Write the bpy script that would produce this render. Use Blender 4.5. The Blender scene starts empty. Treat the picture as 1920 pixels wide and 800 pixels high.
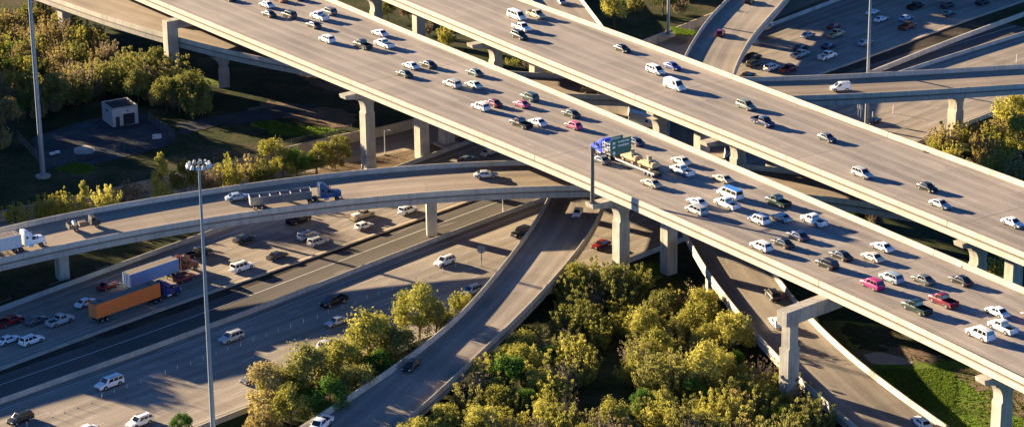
import bpy, bmesh, math, random
from mathutils import Vector, Matrix, noise
R = math.radians
rnd = random.Random(7)
scene = bpy.context.scene
col = scene.collection

# ------------------------------------------------------------------ camera, sky, sun, exposure
F_PX, TILT, CAM_H, ROLL = 4900.0, R(19.5), 190.0, R(0.72)
_fw = Vector((0, math.cos(TILT), -math.sin(TILT)))
_r0 = Vector((1, 0, 0)); _u0 = Vector((0, math.sin(TILT), math.cos(TILT)))
CR = _r0 * math.cos(ROLL) - _u0 * math.sin(ROLL)
CU = _u0 * math.cos(ROLL) + _r0 * math.sin(ROLL)
cam_d = bpy.data.cameras.new('camera'); cam = bpy.data.objects.new('camera', cam_d); col.objects.link(cam)
m = Matrix.Identity(4)
for i in range(3):
    m[i][0] = CR[i]; m[i][1] = CU[i]; m[i][2] = -_fw[i]
m[2][3] = CAM_H
cam.matrix_world = m
cam_d.sensor_width = 36; cam_d.lens = F_PX / 1920 * 36; cam_d.clip_start = 1; cam_d.clip_end = 6000
scene.camera = cam
SUN_EL, SUN_AZ = R(11.6), R(-36.5)          # direction the light travels in, measured from +X
world = bpy.data.worlds.new('World'); scene.world = world; world.use_nodes = True
wn = world.node_tree.nodes; wl = world.node_tree.links
sky = wn.new('ShaderNodeTexSky'); sky.sky_type = 'NISHITA'; sky.sun_disc = False
sky.sun_elevation = SUN_EL; sky.sun_rotation = R(90 - (math.degrees(SUN_AZ) + 180))
sky.air_density = 0.7; sky.dust_density = 0.0; sky.ozone_density = 4.0; sky.altitude = 4500
bg = wn['Background']; bg.inputs[1].default_value = 0.05
tint = wn.new('ShaderNodeMix'); tint.data_type = 'RGBA'; tint.blend_type = 'MULTIPLY'; tint.inputs[0].default_value = 1.0
tint.inputs[7].default_value = (0.78, 1.0, 1.08, 1); wl.new(sky.outputs[0], tint.inputs[6]); wl.new(tint.outputs[2], bg.inputs[0])
sd = bpy.data.lights.new('sun', 'SUN'); so = bpy.data.objects.new('sun', sd); col.objects.link(so)
sd.energy = 5.0; sd.angle = R(0.5); sd.color = (1.0, 0.785, 0.49)
so.rotation_euler = Vector((math.cos(SUN_AZ) * math.cos(SUN_EL), math.sin(SUN_AZ) * math.cos(SUN_EL), -math.sin(SUN_EL))).to_track_quat('-Z', 'Y').to_euler()
scene.view_settings.view_transform = 'Standard'; scene.view_settings.look = 'None'
scene.view_settings.exposure = 2.46; scene.view_settings.gamma = 1
try:
    scene.cycles.max_bounces = 5; scene.cycles.diffuse_bounces = 2; scene.cycles.glossy_bounces = 2
    scene.cycles.transparent_max_bounces = 6; scene.cycles.transmission_bounces = 2
    scene.cycles.use_denoising = True
except Exception: pass

# ------------------------------------------------------------------ photogrammetry: photo pixel + height -> place in the world
def at(x, y, z=0.0):
    d = _fw * F_PX + CR * (x - 960) - CU * (y - 400)
    t = (z - CAM_H) / d.z
    return Vector((d.x * t, d.y * t, z))

# ------------------------------------------------------------------ mesh helpers
def tag(o, label=None, cat=None, group=None, kind=None):
    if label: o['label'] = label
    if cat: o['category'] = cat
    if group: o['group'] = group
    if kind: o['kind'] = kind
    return o

def empty(name, loc=(0, 0, 0), rz=0.0, parent=None):
    o = bpy.data.objects.new(name, None); o.empty_display_size = 0.5
    o.location = loc; o.rotation_euler = (0, 0, rz); o.parent = parent; col.objects.link(o)
    return o

class MB:
    def __init__(s): s.v = []; s.f = []; s.m = []; s.uv = []; s.c = []
    def face(s, pts, mi=0, uv=None):
        i = len(s.v); s.v.extend([tuple(p) for p in pts]); s.f.append(tuple(range(i, i + len(pts)))); s.m.append(mi)
        s.uv.append(uv if uv else [(p[0], p[1]) for p in pts])
    def box(s, c, d, mi=0, rz=0.0, taper=1.0):
        x, y, z = d[0] / 2, d[1] / 2, d[2] / 2; ca, sa = math.cos(rz), math.sin(rz)
        P = []
        for k in (-1, 1):
            t = taper if k > 0 else 1
            for (a, b) in ((-x, -y), (x, -y), (x, y), (-x, y)):
                a *= t; b *= t
                P.append((c[0] + a * ca - b * sa, c[1] + a * sa + b * ca, c[2] + k * z))
        i = len(s.v); s.v.extend(P)
        for f in ((3, 2, 1, 0), (4, 5, 6, 7), (0, 1, 5, 4), (1, 2, 6, 5), (2, 3, 7, 6), (3, 0, 4, 7)):
            s.f.append(tuple(i + q for q in f)); s.m.append(mi); s.uv.append([(P[q][0] + P[q][1], P[q][2]) for q in f])
    def hexa(s, P, mi=0):
        i = len(s.v); s.v.extend([tuple(p) for p in P])
        for f in ((3, 2, 1, 0), (4, 5, 6, 7), (0, 1, 5, 4), (1, 2, 6, 5), (2, 3, 7, 6), (3, 0, 4, 7)):
            s.f.append(tuple(i + q for q in f)); s.m.append(mi); s.uv.append([(P[q][0] + P[q][1], P[q][2]) for q in f])
    def tube(s, a, b, r0, r1, n=8, mi=0, cap=True):
        a = Vector(a); b = Vector(b); d = (b - a).normalized()
        u = d.orthogonal().normalized(); w = d.cross(u)
        i = len(s.v)
        for (p, r) in ((a, r0), (b, r1)):
            for k in range(n):
                t = 2 * math.pi * k / n
                s.v.append(tuple(p + u * (r * math.cos(t)) + w * (r * math.sin(t))))
        for k in range(n):
            q = (k + 1) % n
            s.f.append((i + k, i + q, i + n + q, i + n + k)); s.m.append(mi); s.uv.append([(k, 0), (q, 0), (q, 1), (k, 1)])
        if cap:
            s.f.append(tuple(i + n - 1 - k for k in range(n))); s.m.append(mi); s.uv.append([(0, 0)] * n)
            s.f.append(tuple(i + n + k for k in range(n))); s.m.append(mi); s.uv.append([(0, 0)] * n)
    def prism(s, prof, a, b, mi=0):
        """prof: list of 2D pts placed by function a(p) and b(p) to the two end faces"""
        n = len(prof); A = [a(p) for p in prof]; B = [b(p) for p in prof]
        i = len(s.v); s.v.extend([tuple(p) for p in A + B])
        s.f.append(tuple(i + n - 1 - k for k in range(n))); s.m.append(mi); s.uv.append([prof[n - 1 - k] for k in range(n)])
        s.f.append(tuple(i + n + k for k in range(n))); s.m.append(mi); s.uv.append(list(prof))
        for k in range(n):
            q = (k + 1) % n
            s.f.append((i + k, i + q, i + n + q, i + n + k)); s.m.append(mi)
            s.uv.append([prof[k], prof[q], prof[q], prof[k]])
    def sweep(s, rings, mi=0, closed=True, us=None, vs=None, caps=True):
        n = len(rings[0]); i = len(s.v)
        for r in rings: s.v.extend([tuple(p) for p in r])
        for j in range(len(rings) - 1):
            for k in range(n if closed else n - 1):
                q = (k + 1) % n
                s.f.append((i + j * n + k, i + j * n + q, i + (j + 1) * n + q, i + (j + 1) * n + k)); s.m.append(mi)
                u0, u1 = (us[j], us[j + 1]) if us else (j, j + 1)
                v0, v1 = (vs[k], vs[q] if q else vs[k] + 0.4) if vs else (k, k + 1)
                s.uv.append([(u0, v0), (u0, v1), (u1, v1), (u1, v0)])
        if closed and caps:
            s.f.append(tuple(i + n - 1 - k for k in range(n))); s.m.append(mi); s.uv.append([(0, 0)] * n)
            e = i + (len(rings) - 1) * n
            s.f.append(tuple(e + k for k in range(n))); s.m.append(mi); s.uv.append([(0, 0)] * n)
    def build(s, name, mats, parent=None, smooth=False, sharp=35, merge=False, bevel=0.0):
        me = bpy.data.meshes.new(name); me.from_pydata(s.v, [], s.f)
        if not isinstance(mats, (list, tuple)): mats = [mats]
        for mt in mats: me.materials.append(mt)
        me.polygons.foreach_set('material_index', s.m)
        uvl = me.uv_layers.new(name='UVMap'); flat = []
        for u in s.uv:
            for a in u: flat.extend(a)
        uvl.data.foreach_set('uv', flat)
        if smooth or merge or bevel:
            bm = bmesh.new(); bm.from_mesh(me)
            if merge or smooth: bmesh.ops.remove_doubles(bm, verts=bm.verts, dist=0.0008)
            bmesh.ops.recalc_face_normals(bm, faces=bm.faces)
            if bevel:
                ed = [e for e in bm.edges if len(e.link_faces) == 2 and e.calc_face_angle(0) > R(28)]
                bmesh.ops.bevel(bm, geom=ed, offset=bevel, segments=2, affect='EDGES', profile=0.6)
            if smooth:
                for f in bm.faces: f.smooth = True
                for e in bm.edges:
                    if len(e.link_faces) == 2 and e.calc_face_angle(0) > R(sharp): e.smooth = False
            bm.to_mesh(me); bm.free()
        me.update()
        o = bpy.data.objects.new(name, me); o.parent = parent; col.objects.link(o)
        return o

def tree_of(o): return (o, [tree_of(c) for c in o.children])
def copy_nested(t, parent=None, color=None):
    c = t[0].copy(); col.objects.link(c); c.parent = parent
    if color: c.color = (*color, 1)
    for ch in t[1]: copy_nested(ch, c, color)
    return c

# ------------------------------------------------------------------ materials
def mat(name):
    mt = bpy.data.materials.new(name); mt.use_nodes = True
    nt = mt.node_tree; b = nt.nodes['Principled BSDF']
    return mt, nt, b
def N(nt, t, **kw):
    n = nt.nodes.new(t)
    for k, v in kw.items(): setattr(n, k, v)
    return n
def math_(nt, op, a, b=None, c=None):
    n = nt.nodes.new('ShaderNodeMath'); n.operation = op
    for i, x in enumerate((a, b, c)):
        if x is None: continue
        if isinstance(x, (int, float)): n.inputs[i].default_value = x
        else: nt.links.new(x, n.inputs[i])
    return n.outputs[0]
def mixc(nt, fac, a, b, mode='MIX'):
    n = nt.nodes.new('ShaderNodeMix'); n.data_type = 'RGBA'; n.blend_type = mode
    if isinstance(fac, (int, float)): n.inputs[0].default_value = fac
    else: nt.links.new(fac, n.inputs[0])
    for i, x in ((6, a), (7, b)):
        if isinstance(x, tuple): n.inputs[i].default_value = (*x, 1) if len(x) == 3 else x
        else: nt.links.new(x, n.inputs[i])
    return n.outputs[2]
def ramp(nt, src, stops):
    n = nt.nodes.new('ShaderNodeValToRGB'); cr = n.color_ramp
    while len(cr.elements) < len(stops): cr.elements.new(0.5)
    for e, (p, c) in zip(cr.elements, stops):
        e.position = p; e.color = (*c, 1) if isinstance(c, tuple) else (c, c, c, 1)
    nt.links.new(src, n.inputs[0]); return n.outputs[0]
def noise_(nt, vec, scale, detail=4, rough=0.55, sc=None):
    if sc:
        mp = N(nt, 'ShaderNodeMapping'); mp.inputs['Scale'].default_value = sc; nt.links.new(vec, mp.inputs[0]); vec = mp.outputs[0]
    n = N(nt, 'ShaderNodeTexNoise'); n.inputs['Scale'].default_value = scale; n.inputs['Detail'].default_value = detail
    n.inputs['Roughness'].default_value = rough; nt.links.new(vec, n.inputs['Vector']); return n.outputs[0]

def plain(name, c, rough=0.6, metal=0.0, var=0.0, coat=0.0, spec=None):
    mt, nt, b = mat(name)
    b.inputs['Base Color'].default_value = (*c, 1); b.inputs['Roughness'].default_value = rough; b.inputs['Metallic'].default_value = metal
    if coat: b.inputs['Coat Weight'].default_value = coat
    if spec is not None: b.inputs['Specular IOR Level'].default_value = spec
    if var:
        tc = N(nt, 'ShaderNodeTexCoord'); f = noise_(nt, tc.outputs['Object'], 1.7, 6, 0.65)
        d = tuple(x * (1 - var) for x in c); l = tuple(min(1, x * (1 + var)) for x in c)
        nt.links.new(ramp(nt, f, [(0.3, d), (0.7, l)]), b.inputs['Base Color'])
    return mt

def pavement(name, light, dark, lane=3.66, phase=0.0, track=0.35, joint=6.0, patch=0.38, edge=None):
    mt, nt, b = mat(name)
    uv = N(nt, 'ShaderNodeUVMap'); uv.uv_map = 'UVMap'
    sep = N(nt, 'ShaderNodeSeparateXYZ'); nt.links.new(uv.outputs[0], sep.inputs[0])
    u, v = sep.outputs[0], sep.outputs[1]
    # tyre darkened bands repeating with the lanes, broken up along the road
    wob = noise_(nt, uv.outputs[0], 1.0, 3, 0.5, (0.012, 0.05, 1))
    vv = math_(nt, 'ADD', v, math_(nt, 'MULTIPLY', wob, 1.1))
    fr = math_(nt, 'FRACT', math_(nt, 'DIVIDE', math_(nt, 'ADD', vv, phase), lane))
    tr = ramp(nt, fr, [(0.0, 0.0), (0.16, 0.35), (0.27, 0.85), (0.40, 0.75), (0.52, 1.0), (0.66, 0.9), (0.78, 0.85), (0.9, 0.25)])
    brk = ramp(nt, noise_(nt, uv.outputs[0], 1.0, 5, 0.62, (0.02, 0.22, 1)), [(0.32, 0.15), (0.68, 1.0)])
    streak = ramp(nt, noise_(nt, uv.outputs[0], 1.0, 6, 0.7, (0.02, 1.3, 1)), [(0.35, 0.0), (0.7, 1.0)])
    t = math_(nt, 'MULTIPLY', math_(nt, 'MULTIPLY', tr, brk), track)
    t = math_(nt, 'ADD', t, math_(nt, 'MULTIPLY', streak, track * 0.35))
    big = ramp(nt, noise_(nt, uv.outputs[0], 1.0, 4, 0.6, (0.03, 0.05, 1)), [(0.35, 0.0), (0.65, 1.0)])
    t = math_(nt, 'ADD', t, math_(nt, 'MULTIPLY', big, patch))
    c = mixc(nt, t, light, dark)
    # dark oil drips and old patches
    sp = ramp(nt, noise_(nt, uv.outputs[0], 1.0, 3, 0.6, (0.11, 0.5, 1)), [(0.66, 0.0), (0.72, 1.0)])
    c = mixc(nt, math_(nt, 'MULTIPLY', sp, 0.5), c, dark)
    pt = ramp(nt, noise_(nt, uv.outputs[0], 1.0, 2, 0.5, (0.05, 0.28, 1)), [(0.68, 0.0), (0.70, 1.0)])
    c = mixc(nt, math_(nt, 'MULTIPLY', pt, 0.22), c, (0.5, 0.46, 0.41))
    fine = ramp(nt, noise_(nt, uv.outputs[0], 2.2, 6, 0.75), [(0.3, 0.80), (0.7, 1.14)])
    c = mixc(nt, 1.0, c, fine, 'MULTIPLY')
    if edge:                                                    # rusty grit gathered along the shoulder
        ef = ramp(nt, math_(nt, 'ADD', v, math_(nt, 'MULTIPLY', big, .8)), [(0.0, 1.0), (0.06, .9), (0.22, .0)]) if False else math_(nt, 'MULTIPLY', math_(nt, 'SUBTRACT', 1.0, math_(nt, 'MINIMUM', math_(nt, 'DIVIDE', math_(nt, 'ABSOLUTE', v), 2.6), 1.0)), 0.75)
        c = mixc(nt, ef, c, edge)
    # sawn transverse joints
    jf = math_(nt, 'FRACT', math_(nt, 'DIVIDE', u, joint))
    jl = math_(nt, 'LESS_THAN', jf, 0.035)
    c = mixc(nt, math_(nt, 'MULTIPLY', jl, 0.10), c, dark)
    # each slab poured a little differently
    sl = N(nt, 'ShaderNodeTexWhiteNoise'); sl.noise_dimensions = '2D'
    cb = N(nt, 'ShaderNodeCombineXYZ')
    nt.links.new(math_(nt, 'FLOOR', math_(nt, 'DIVIDE', u, joint)), cb.inputs[0])
    nt.links.new(math_(nt, 'FLOOR', math_(nt, 'DIVIDE', v, lane * 2)), cb.inputs[1])
    nt.links.new(cb.outputs[0], sl.inputs['Vector'])
    c = mixc(nt, 1.0, c, ramp(nt, sl.outputs[0], [(0.0, 0.90), (1.0, 1.07)]), 'MULTIPLY')
    nt.links.new(c, b.inputs['Base Color']); b.inputs['Roughness'].default_value = 0.85
    b.inputs['Specular IOR Level'].default_value = 0.25
    return mt

def concrete(name, light, dark, joint=0.0):
    mt, nt, b = mat(name)
    uv = N(nt, 'ShaderNodeUVMap'); uv.uv_map = 'UVMap'
    tc = N(nt, 'ShaderNodeTexCoord')
    a = noise_(nt, tc.outputs['Object'], 0.35, 5, 0.6)
    st = noise_(nt, tc.outputs['Object'], 1.0, 5, 0.65, (1.6, 1.6, 0.12))     # rain streaks run down the faces
    f = math_(nt, 'ADD', math_(nt, 'MULTIPLY', a, 0.5), math_(nt, 'MULTIPLY', st, 0.5))
    c = ramp(nt, f, [(0.36, dark), (0.58, light)])
    if joint:
        sep = N(nt, 'ShaderNodeSeparateXYZ'); nt.links.new(uv.outputs[0], sep.inputs[0])
        j = math_(nt, 'LESS_THAN', math_(nt, 'FRACT', math_(nt, 'DIVIDE', sep.outputs[0], joint)), 0.012)
        c = mixc(nt, math_(nt, 'MULTIPLY', j, 0.38), c, tuple(x * 0.3 for x in dark))
    nt.links.new(c, b.inputs['Base Color']); b.inputs['Roughness'].default_value = 0.9
    b.inputs['Specular IOR Level'].default_value = 0.2
    bp = N(nt, 'ShaderNodeBump'); bp.inputs['Strength'].default_value = 0.25; bp.inputs['Distance'].default_value = 0.05
    nt.links.new(noise_(nt, tc.outputs['Object'], 3.0, 5), bp.inputs['Height']); nt.links.new(bp.outputs[0], b.inputs['Normal'])
    return mt

def ground(name, cols, scale=0.06, bump=0.5):
    mt, nt, b = mat(name)
    tc = N(nt, 'ShaderNodeTexCoord')
    f = noise_(nt, tc.outputs['Object'], scale, 8, 0.68)
    g = noise_(nt, tc.outputs['Object'], scale * 14, 6, 0.7)
    c = ramp(nt, f, cols)
    c = mixc(nt, 1.0, c, ramp(nt, g, [(0.3, 0.6), (0.7, 1.3)]), 'MULTIPLY')
    nt.links.new(c, b.inputs['Base Color']); b.inputs['Roughness'].default_value = 1.0; b.inputs['Specular IOR Level'].default_value = 0.05
    bp = N(nt, 'ShaderNodeBump'); bp.inputs['Strength'].default_value = bump; bp.inputs['Distance'].default_value = 0.3
    nt.links.new(g, bp.inputs['Height']); nt.links.new(bp.outputs[0], b.inputs['Normal'])
    return mt

def leafmat(name, a, b2, c2):
    mt, nt, b = mat(name)
    nt.nodes.remove(b)
    out = nt.nodes['Material Output']
    geo = N(nt, 'ShaderNodeNewGeometry'); oi = N(nt, 'ShaderNodeObjectInfo')
    f = math_(nt, 'ADD', math_(nt, 'MULTIPLY', geo.outputs['Random Per Island'], 0.6), math_(nt, 'MULTIPLY', oi.outputs['Random'], 0.4))
    c = ramp(nt, f, [(0.1, a), (0.5, b2), (0.9, c2)])
    d = N(nt, 'ShaderNodeBsdfDiffuse'); t = N(nt, 'ShaderNodeBsdfTranslucent')
    nt.links.new(c, d.inputs[0]); nt.links.new(c, t.inputs[0])
    mx = N(nt, 'ShaderNodeMixShader'); mx.inputs[0].default_value = 0.35
    nt.links.new(d.outputs[0], mx.inputs[1]); nt.links.new(t.outputs[0], mx.inputs[2]); nt.links.new(mx.outputs[0], out.inputs[0])
    return mt

M = {}
M['deck'] = pavement('deck_concrete', (0.39, 0.335, 0.295), (0.165, 0.145, 0.135), track=0.62, edge=(0.42, 0.32, 0.22))
M['ramp'] = pavement('ramp_concrete', (0.38, 0.31, 0.245), (0.15, 0.12, 0.10), lane=4.2, phase=1.5, track=0.5, joint=14)
M['hwy'] = pavement('highway_concrete', (0.36, 0.305, 0.25), (0.16, 0.135, 0.115), track=0.62, joint=5)
M['asphalt'] = pavement('old_asphalt', (0.12, 0.10, 0.088), (0.055, 0.048, 0.044), lane=9, track=0.5, joint=40)
M['service'] = pavement('service_concrete', (0.38, 0.31, 0.24), (0.22, 0.18, 0.145), track=0.4, joint=8)
M['barrier'] = concrete('barrier_concrete', (0.52, 0.475, 0.40), (0.36, 0.325, 0.27), joint=13)
M['fascia'] = concrete('fascia_concrete', (0.50, 0.455, 0.385), (0.37, 0.34, 0.295))
M['girder'] = concrete('girder_concrete', (0.40, 0.37, 0.32), (0.28, 0.265, 0.235), joint=30)
M['pier'] = concrete('pier_concrete', (0.44, 0.41, 0.355), (0.25, 0.23, 0.20))
M['wall'] = concrete('wall_concrete', (0.50, 0.41, 0.31), (0.33, 0.27, 0.20), joint=4)
M['slot'] = plain('slot_black', (0.02, 0.02, 0.02), 0.9)
M['line'] = plain('road_paint_white', (0.62, 0.60, 0.56), 0.7, var=0.25)
M['faint'] = plain('road_paint_worn', (0.58, 0.545, 0.50), 0.8, var=0.18)
M['joint'] = plain('expansion_joint', (0.05, 0.045, 0.04), 0.8)
M['soil'] = ground('dark_earth', [(0.32, (0.020, 0.024, 0.012)), (0.48, (0.035, 0.045, 0.016)), (0.60, (0.075, 0.065, 0.032)), (0.72, (0.13, 0.095, 0.06))])
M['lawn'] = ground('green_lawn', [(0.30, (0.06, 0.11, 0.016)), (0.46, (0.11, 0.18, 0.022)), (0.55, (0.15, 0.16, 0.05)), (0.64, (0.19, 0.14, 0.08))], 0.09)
M['dirt'] = ground('brown_dirt', [(0.3, (0.13, 0.09, 0.06)), (0.6, (0.21, 0.155, 0.11)), (0.75, (0.10, 0.10, 0.045))], 0.12)
M['yard'] = ground('gravel_yard', [(0.3, (0.035, 0.037, 0.04)), (0.6, (0.07, 0.073, 0.078)), (0.75, (0.12, 0.12, 0.12))], 0.15)
M['apron'] = concrete('apron_concrete', (0.42, 0.37, 0.31), (0.30, 0.26, 0.22))
M['median'] = ground('median_earth', [(0.3, (0.028, 0.024, 0.02)), (0.55, (0.06, 0.05, 0.04)), (0.75, (0.14, 0.115, 0.09))], 0.11)
M['glass'] = plain('dark_glass', (0.012, 0.014, 0.018), 0.06, spec=0.8)
M['tyre'] = plain('black_rubber', (0.018, 0.018, 0.018), 0.85)
M['rim'] = plain('alloy_rim', (0.45, 0.45, 0.46), 0.35, 0.7)
M['trim'] = plain('black_trim', (0.025, 0.025, 0.027), 0.6)
M['chrome'] = plain('chrome', (0.65, 0.65, 0.66), 0.2, 1.0)
M['headlamp'] = plain('headlamp_lens', (0.7, 0.7, 0.68), 0.12)
M['tail'] = plain('tail_lamp_red', (0.35, 0.012, 0.012), 0.2)
M['steel'] = plain('galvanised_steel', (0.24, 0.27, 0.30), 0.5, 0.35, var=0.12)
M['darksteel'] = plain('weathered_steel', (0.13, 0.125, 0.12), 0.5, 0.6, var=0.2)
M['lampwhite'] = plain('lamp_housing', (0.50, 0.52, 0.54), 0.5)
M['green'] = plain('sign_green', (0.0, 0.11, 0.075), 0.45)
M['white'] = plain('white_paint', (0.72, 0.72, 0.70), 0.5, var=0.05)
M['tan'] = plain('desert_tan_paint', (0.50, 0.36, 0.20), 0.8, var=0.12)
M['wood'] = plain('weathered_wood', (0.20, 0.14, 0.09), 0.85, var=0.25)
M['bark'] = plain('bark', (0.095, 0.072, 0.052), 0.95, var=0.3)
M['greybark'] = plain('pale_twigs', (0.19, 0.155, 0.125), 0.95, var=0.3)
M['blue'] = plain('bright_blue_paint', (0.015, 0.045, 0.42), 0.35, coat=0.5)
M['roofing'] = plain('dark_roofing', (0.05, 0.047, 0.045), 0.95, var=0.3, spec=0.03)
M['post'] = plain('post_white', (0.6, 0.58, 0.55), 0.6)
def paint():
    mt, nt, b = mat('car_paint'); oi = N(nt, 'ShaderNodeObjectInfo')
    nt.links.new(oi.outputs['Color'], b.inputs['Base Color']); b.inputs['Roughness'].default_value = 0.38; b.inputs['Specular IOR Level'].default_value = 0.3
    b.inputs['Coat Weight'].default_value = 0.22; b.inputs['Coat Roughness'].default_value = 0.08
    return mt
M['paint'] = paint()
M['leaf_yellow'] = leafmat('leaves_yellow_green', (0.19, 0.19, 0.04), (0.36, 0.34, 0.075), (0.54, 0.48, 0.12))
M['leaf_olive'] = leafmat('leaves_olive', (0.095, 0.105, 0.028), (0.215, 0.215, 0.06), (0.36, 0.325, 0.11))
M['leaf_green'] = leafmat('leaves_green', (0.035, 0.085, 0.018), (0.085, 0.17, 0.032), (0.17, 0.26, 0.05))
M['leaf_tan'] = leafmat('leaves_tan', (0.20, 0.16, 0.07), (0.35, 0.28, 0.115), (0.46, 0.38, 0.15))
M['leaf_dry'] = leafmat('leaves_dry', (0.13, 0.105, 0.07), (0.23, 0.185, 0.12), (0.32, 0.26, 0.16))
M['blade'] = leafmat('grass_blades', (0.06, 0.12, 0.016), (0.13, 0.22, 0.03), (0.24, 0.27, 0.06))
# ------------------------------------------------------------------ roads
def catmull(P, n=14):
    P = [2 * P[0] - P[1]] + P + [2 * P[-1] - P[-2]]; out = []
    for i in range(1, len(P) - 2):
        for k in range(n):
            t = k / n; p0, p1, p2, p3 = P[i - 1:i + 3]
            out.append(0.5 * ((2 * p1) + (p2 - p0) * t + (2 * p0 - 5 * p1 + 4 * p2 - p3) * t * t + (3 * p1 - p0 - 3 * p2 + p3) * t ** 3))
    out.append(P[-2]); return out
def extend(P, a, b):
    d0 = (P[0] - P[1]).normalized(); d1 = (P[-1] - P[-2]).normalized()
    return ([P[0] + d0 * a] if a else []) + P + ([P[-1] + d1 * b] if b else [])
def resample(P, step):
    L = [0.0]
    for i in range(1, len(P)): L.append(L[-1] + (P[i] - P[i - 1]).length)
    n = max(2, int(L[-1] / step)); out = []; j = 0
    for k in range(n + 1):
        t = L[-1] * k / n
        while j < len(L) - 2 and L[j + 1] < t: j += 1
        q = (t - L[j]) / max(1e-6, L[j + 1] - L[j]); out.append(P[j].lerp(P[j + 1], q))
    return out
def smooth(P, w):
    out = []
    for i in range(len(P)):
        k = min(w, i, len(P) - 1 - i); s = Vector((0, 0, 0)); tw = 0
        for j in range(-k, k + 1):
            g = math.exp(-2.0 * (j / (w + .001)) ** 2); s += P[i + j] * g; tw += g
        out.append(s / tw)
    return out

ROADS = {}
class Road:
    """near / far: photo pixels of the two road edges with their height; stations run every 4 m"""
    def __init__(s, key, near, far, nz=1.07, fz=0.0, ext=(40, 40), sm=7, fext=None):
        n = [at(x, y, z + nz) - Vector((0, 0, nz)) for x, y, z in near]
        f = [at(x, y, z + fz) - Vector((0, 0, fz)) for x, y, z in far]
        n = smooth(resample(catmull(extend(n, *ext)), 4.0), sm)
        f = smooth(resample(catmull(extend(f, *(fext or (ext[0] + 60, ext[1] + 60)))), 2.0), sm * 2)
        s.N, s.F = [], []
        for i, p in enumerate(n):
            t = (n[min(i + 2, len(n) - 1)] - n[max(i - 2, 0)]); t.z = 0; t.normalize(); best = None
            for j in range(len(f) - 1):
                a = (f[j] - p).xy.dot(t.xy); b = (f[j + 1] - p).xy.dot(t.xy)
                if a * b <= 0:
                    q = f[j].lerp(f[j + 1], a / (a - b) if a != b else 0)
                    if best is None or (q - p).length < (best - p).length: best = q
            if best is not None: s.N.append(p); s.F.append(best)
        s.F = smooth(s.F, 5)
        s.S = [0.0]
        for i in range(1, len(s.N)): s.S.append(s.S[-1] + ((s.N[i] + s.F[i]) / 2 - (s.N[i - 1] + s.F[i - 1]) / 2).length)
        ROADS[key] = s
    def w(s, i): return (s.F[i] - s.N[i]).length
    def pt(s, i, off, dz=0.0):
        """off metres from the near edge towards the far edge"""
        d = (s.F[i] - s.N[i]); return s.N[i] + d.normalized() * off + Vector((0, 0, dz))
    def ptf(s, i, off, dz=0.0):
        d = (s.N[i] - s.F[i]); return s.F[i] + d.normalized() * off + Vector((0, 0, dz))
    def tan(s, i):
        a = s.pt(max(i - 1, 0), 0); b = s.pt(min(i + 1, len(s.N) - 1), 0); t = b - a; return t.normalized()
    def lat(s, i): d = s.F[i] - s.N[i]; return d.normalized()
    def locate(s, x, y, lift=0.7):
        """pixel of something standing on this road -> point on the road, index"""
        z = s.N[len(s.N) // 2].z
        for _ in range(25):
            p = at(x, y, z + lift)
            i = min(range(len(s.N)), key=lambda k: ((s.N[k] + s.F[k]) / 2 - p).xy.length)
            d = s.F[i] - s.N[i]; q = max(0, min(1, (p - s.N[i]).xy.dot(d.xy) / d.xy.length_squared))
            z = z * 0.4 + (s.N[i].z + d.z * q) * 0.6
        p.z = s.N[i].z + d.z * q; return p, i
    def nearest_px(s, x, y, dz=1.07):
        best = None
        for i in range(len(s.N)):
            p = s.N[i] + Vector((0, 0, dz)); v = p - Vector((0, 0, CAM_H)); zz = v.dot(_fw)
            px = 960 + F_PX * v.dot(CR) / zz; py = 400 - F_PX * v.dot(CU) / zz
            e = (px - x) ** 2 + (py - y) ** 2
            if best is None or e < best[0]: best = (e, i)
        return best[1]
    # -- pieces
    def slab(s, name, m, parent, zt=0.0, th=0.28, over=0.42):
        mb = MB(); vs = []
        n = len(s.N); i0 = len(mb.v); K = 9
        rings = []
        for i in range(n):
            w = s.w(i)
            rings.append([s.pt(i, -over + (w + 2 * over) * k / (K - 1), zt) for k in range(K)])
        for j in range(n - 1):
            for k in range(K - 1):
                q = [rings[j][k], rings[j][k + 1], rings[j + 1][k + 1], rings[j + 1][k]]
                def V(a, b): return -over + (s.w(a) + 2 * over) * b / (K - 1)
                mb.face(q[::-1], 0, [(s.S[j + 1], V(j + 1, k)), (s.S[j + 1], V(j + 1, k + 1)), (s.S[j], V(j, k + 1)), (s.S[j], V(j, k))])
        if th:
            for j in range(n - 1):
                dn = Vector((0, 0, -th))
                a, b = rings[j][0], rings[j + 1][0]; c, d = rings[j][-1], rings[j + 1][-1]
                for q in ([a, b, b + dn, a + dn], [d, c, c + dn, d + dn], [a + dn, b + dn, d + dn, c + dn]):
                    mb.face(q, 1, [(s.S[j], 0), (s.S[j + 1], 0), (s.S[j + 1], 1), (s.S[j], 1)])
        return mb.build(name, [m, M['girder']], parent)
    def profile(s, name, m, parent, prof, side=0, i0=0, i1=None, mi=0):
        """prof (offset, dz) ring swept along the near (0) or far (1) edge"""
        i1 = len(s.N) if i1 is None else i1; mb = MB()
        g = s.pt if side == 0 else s.ptf
        rings = [[g(i, o, z) for o, z in prof] for i in range(i0, i1)]
        if side: rings = [r[::-1] for r in rings]
        L = [0.0]
        for k in range(1, len(prof)): L.append(L[-1] + math.hypot(prof[k][0] - prof[k - 1][0], prof[k][1] - prof[k - 1][1]))
        mb.sweep(rings, us=[s.S[i] for i in range(i0, i1)], vs=L)
        return mb.build(name, m, parent)
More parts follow.
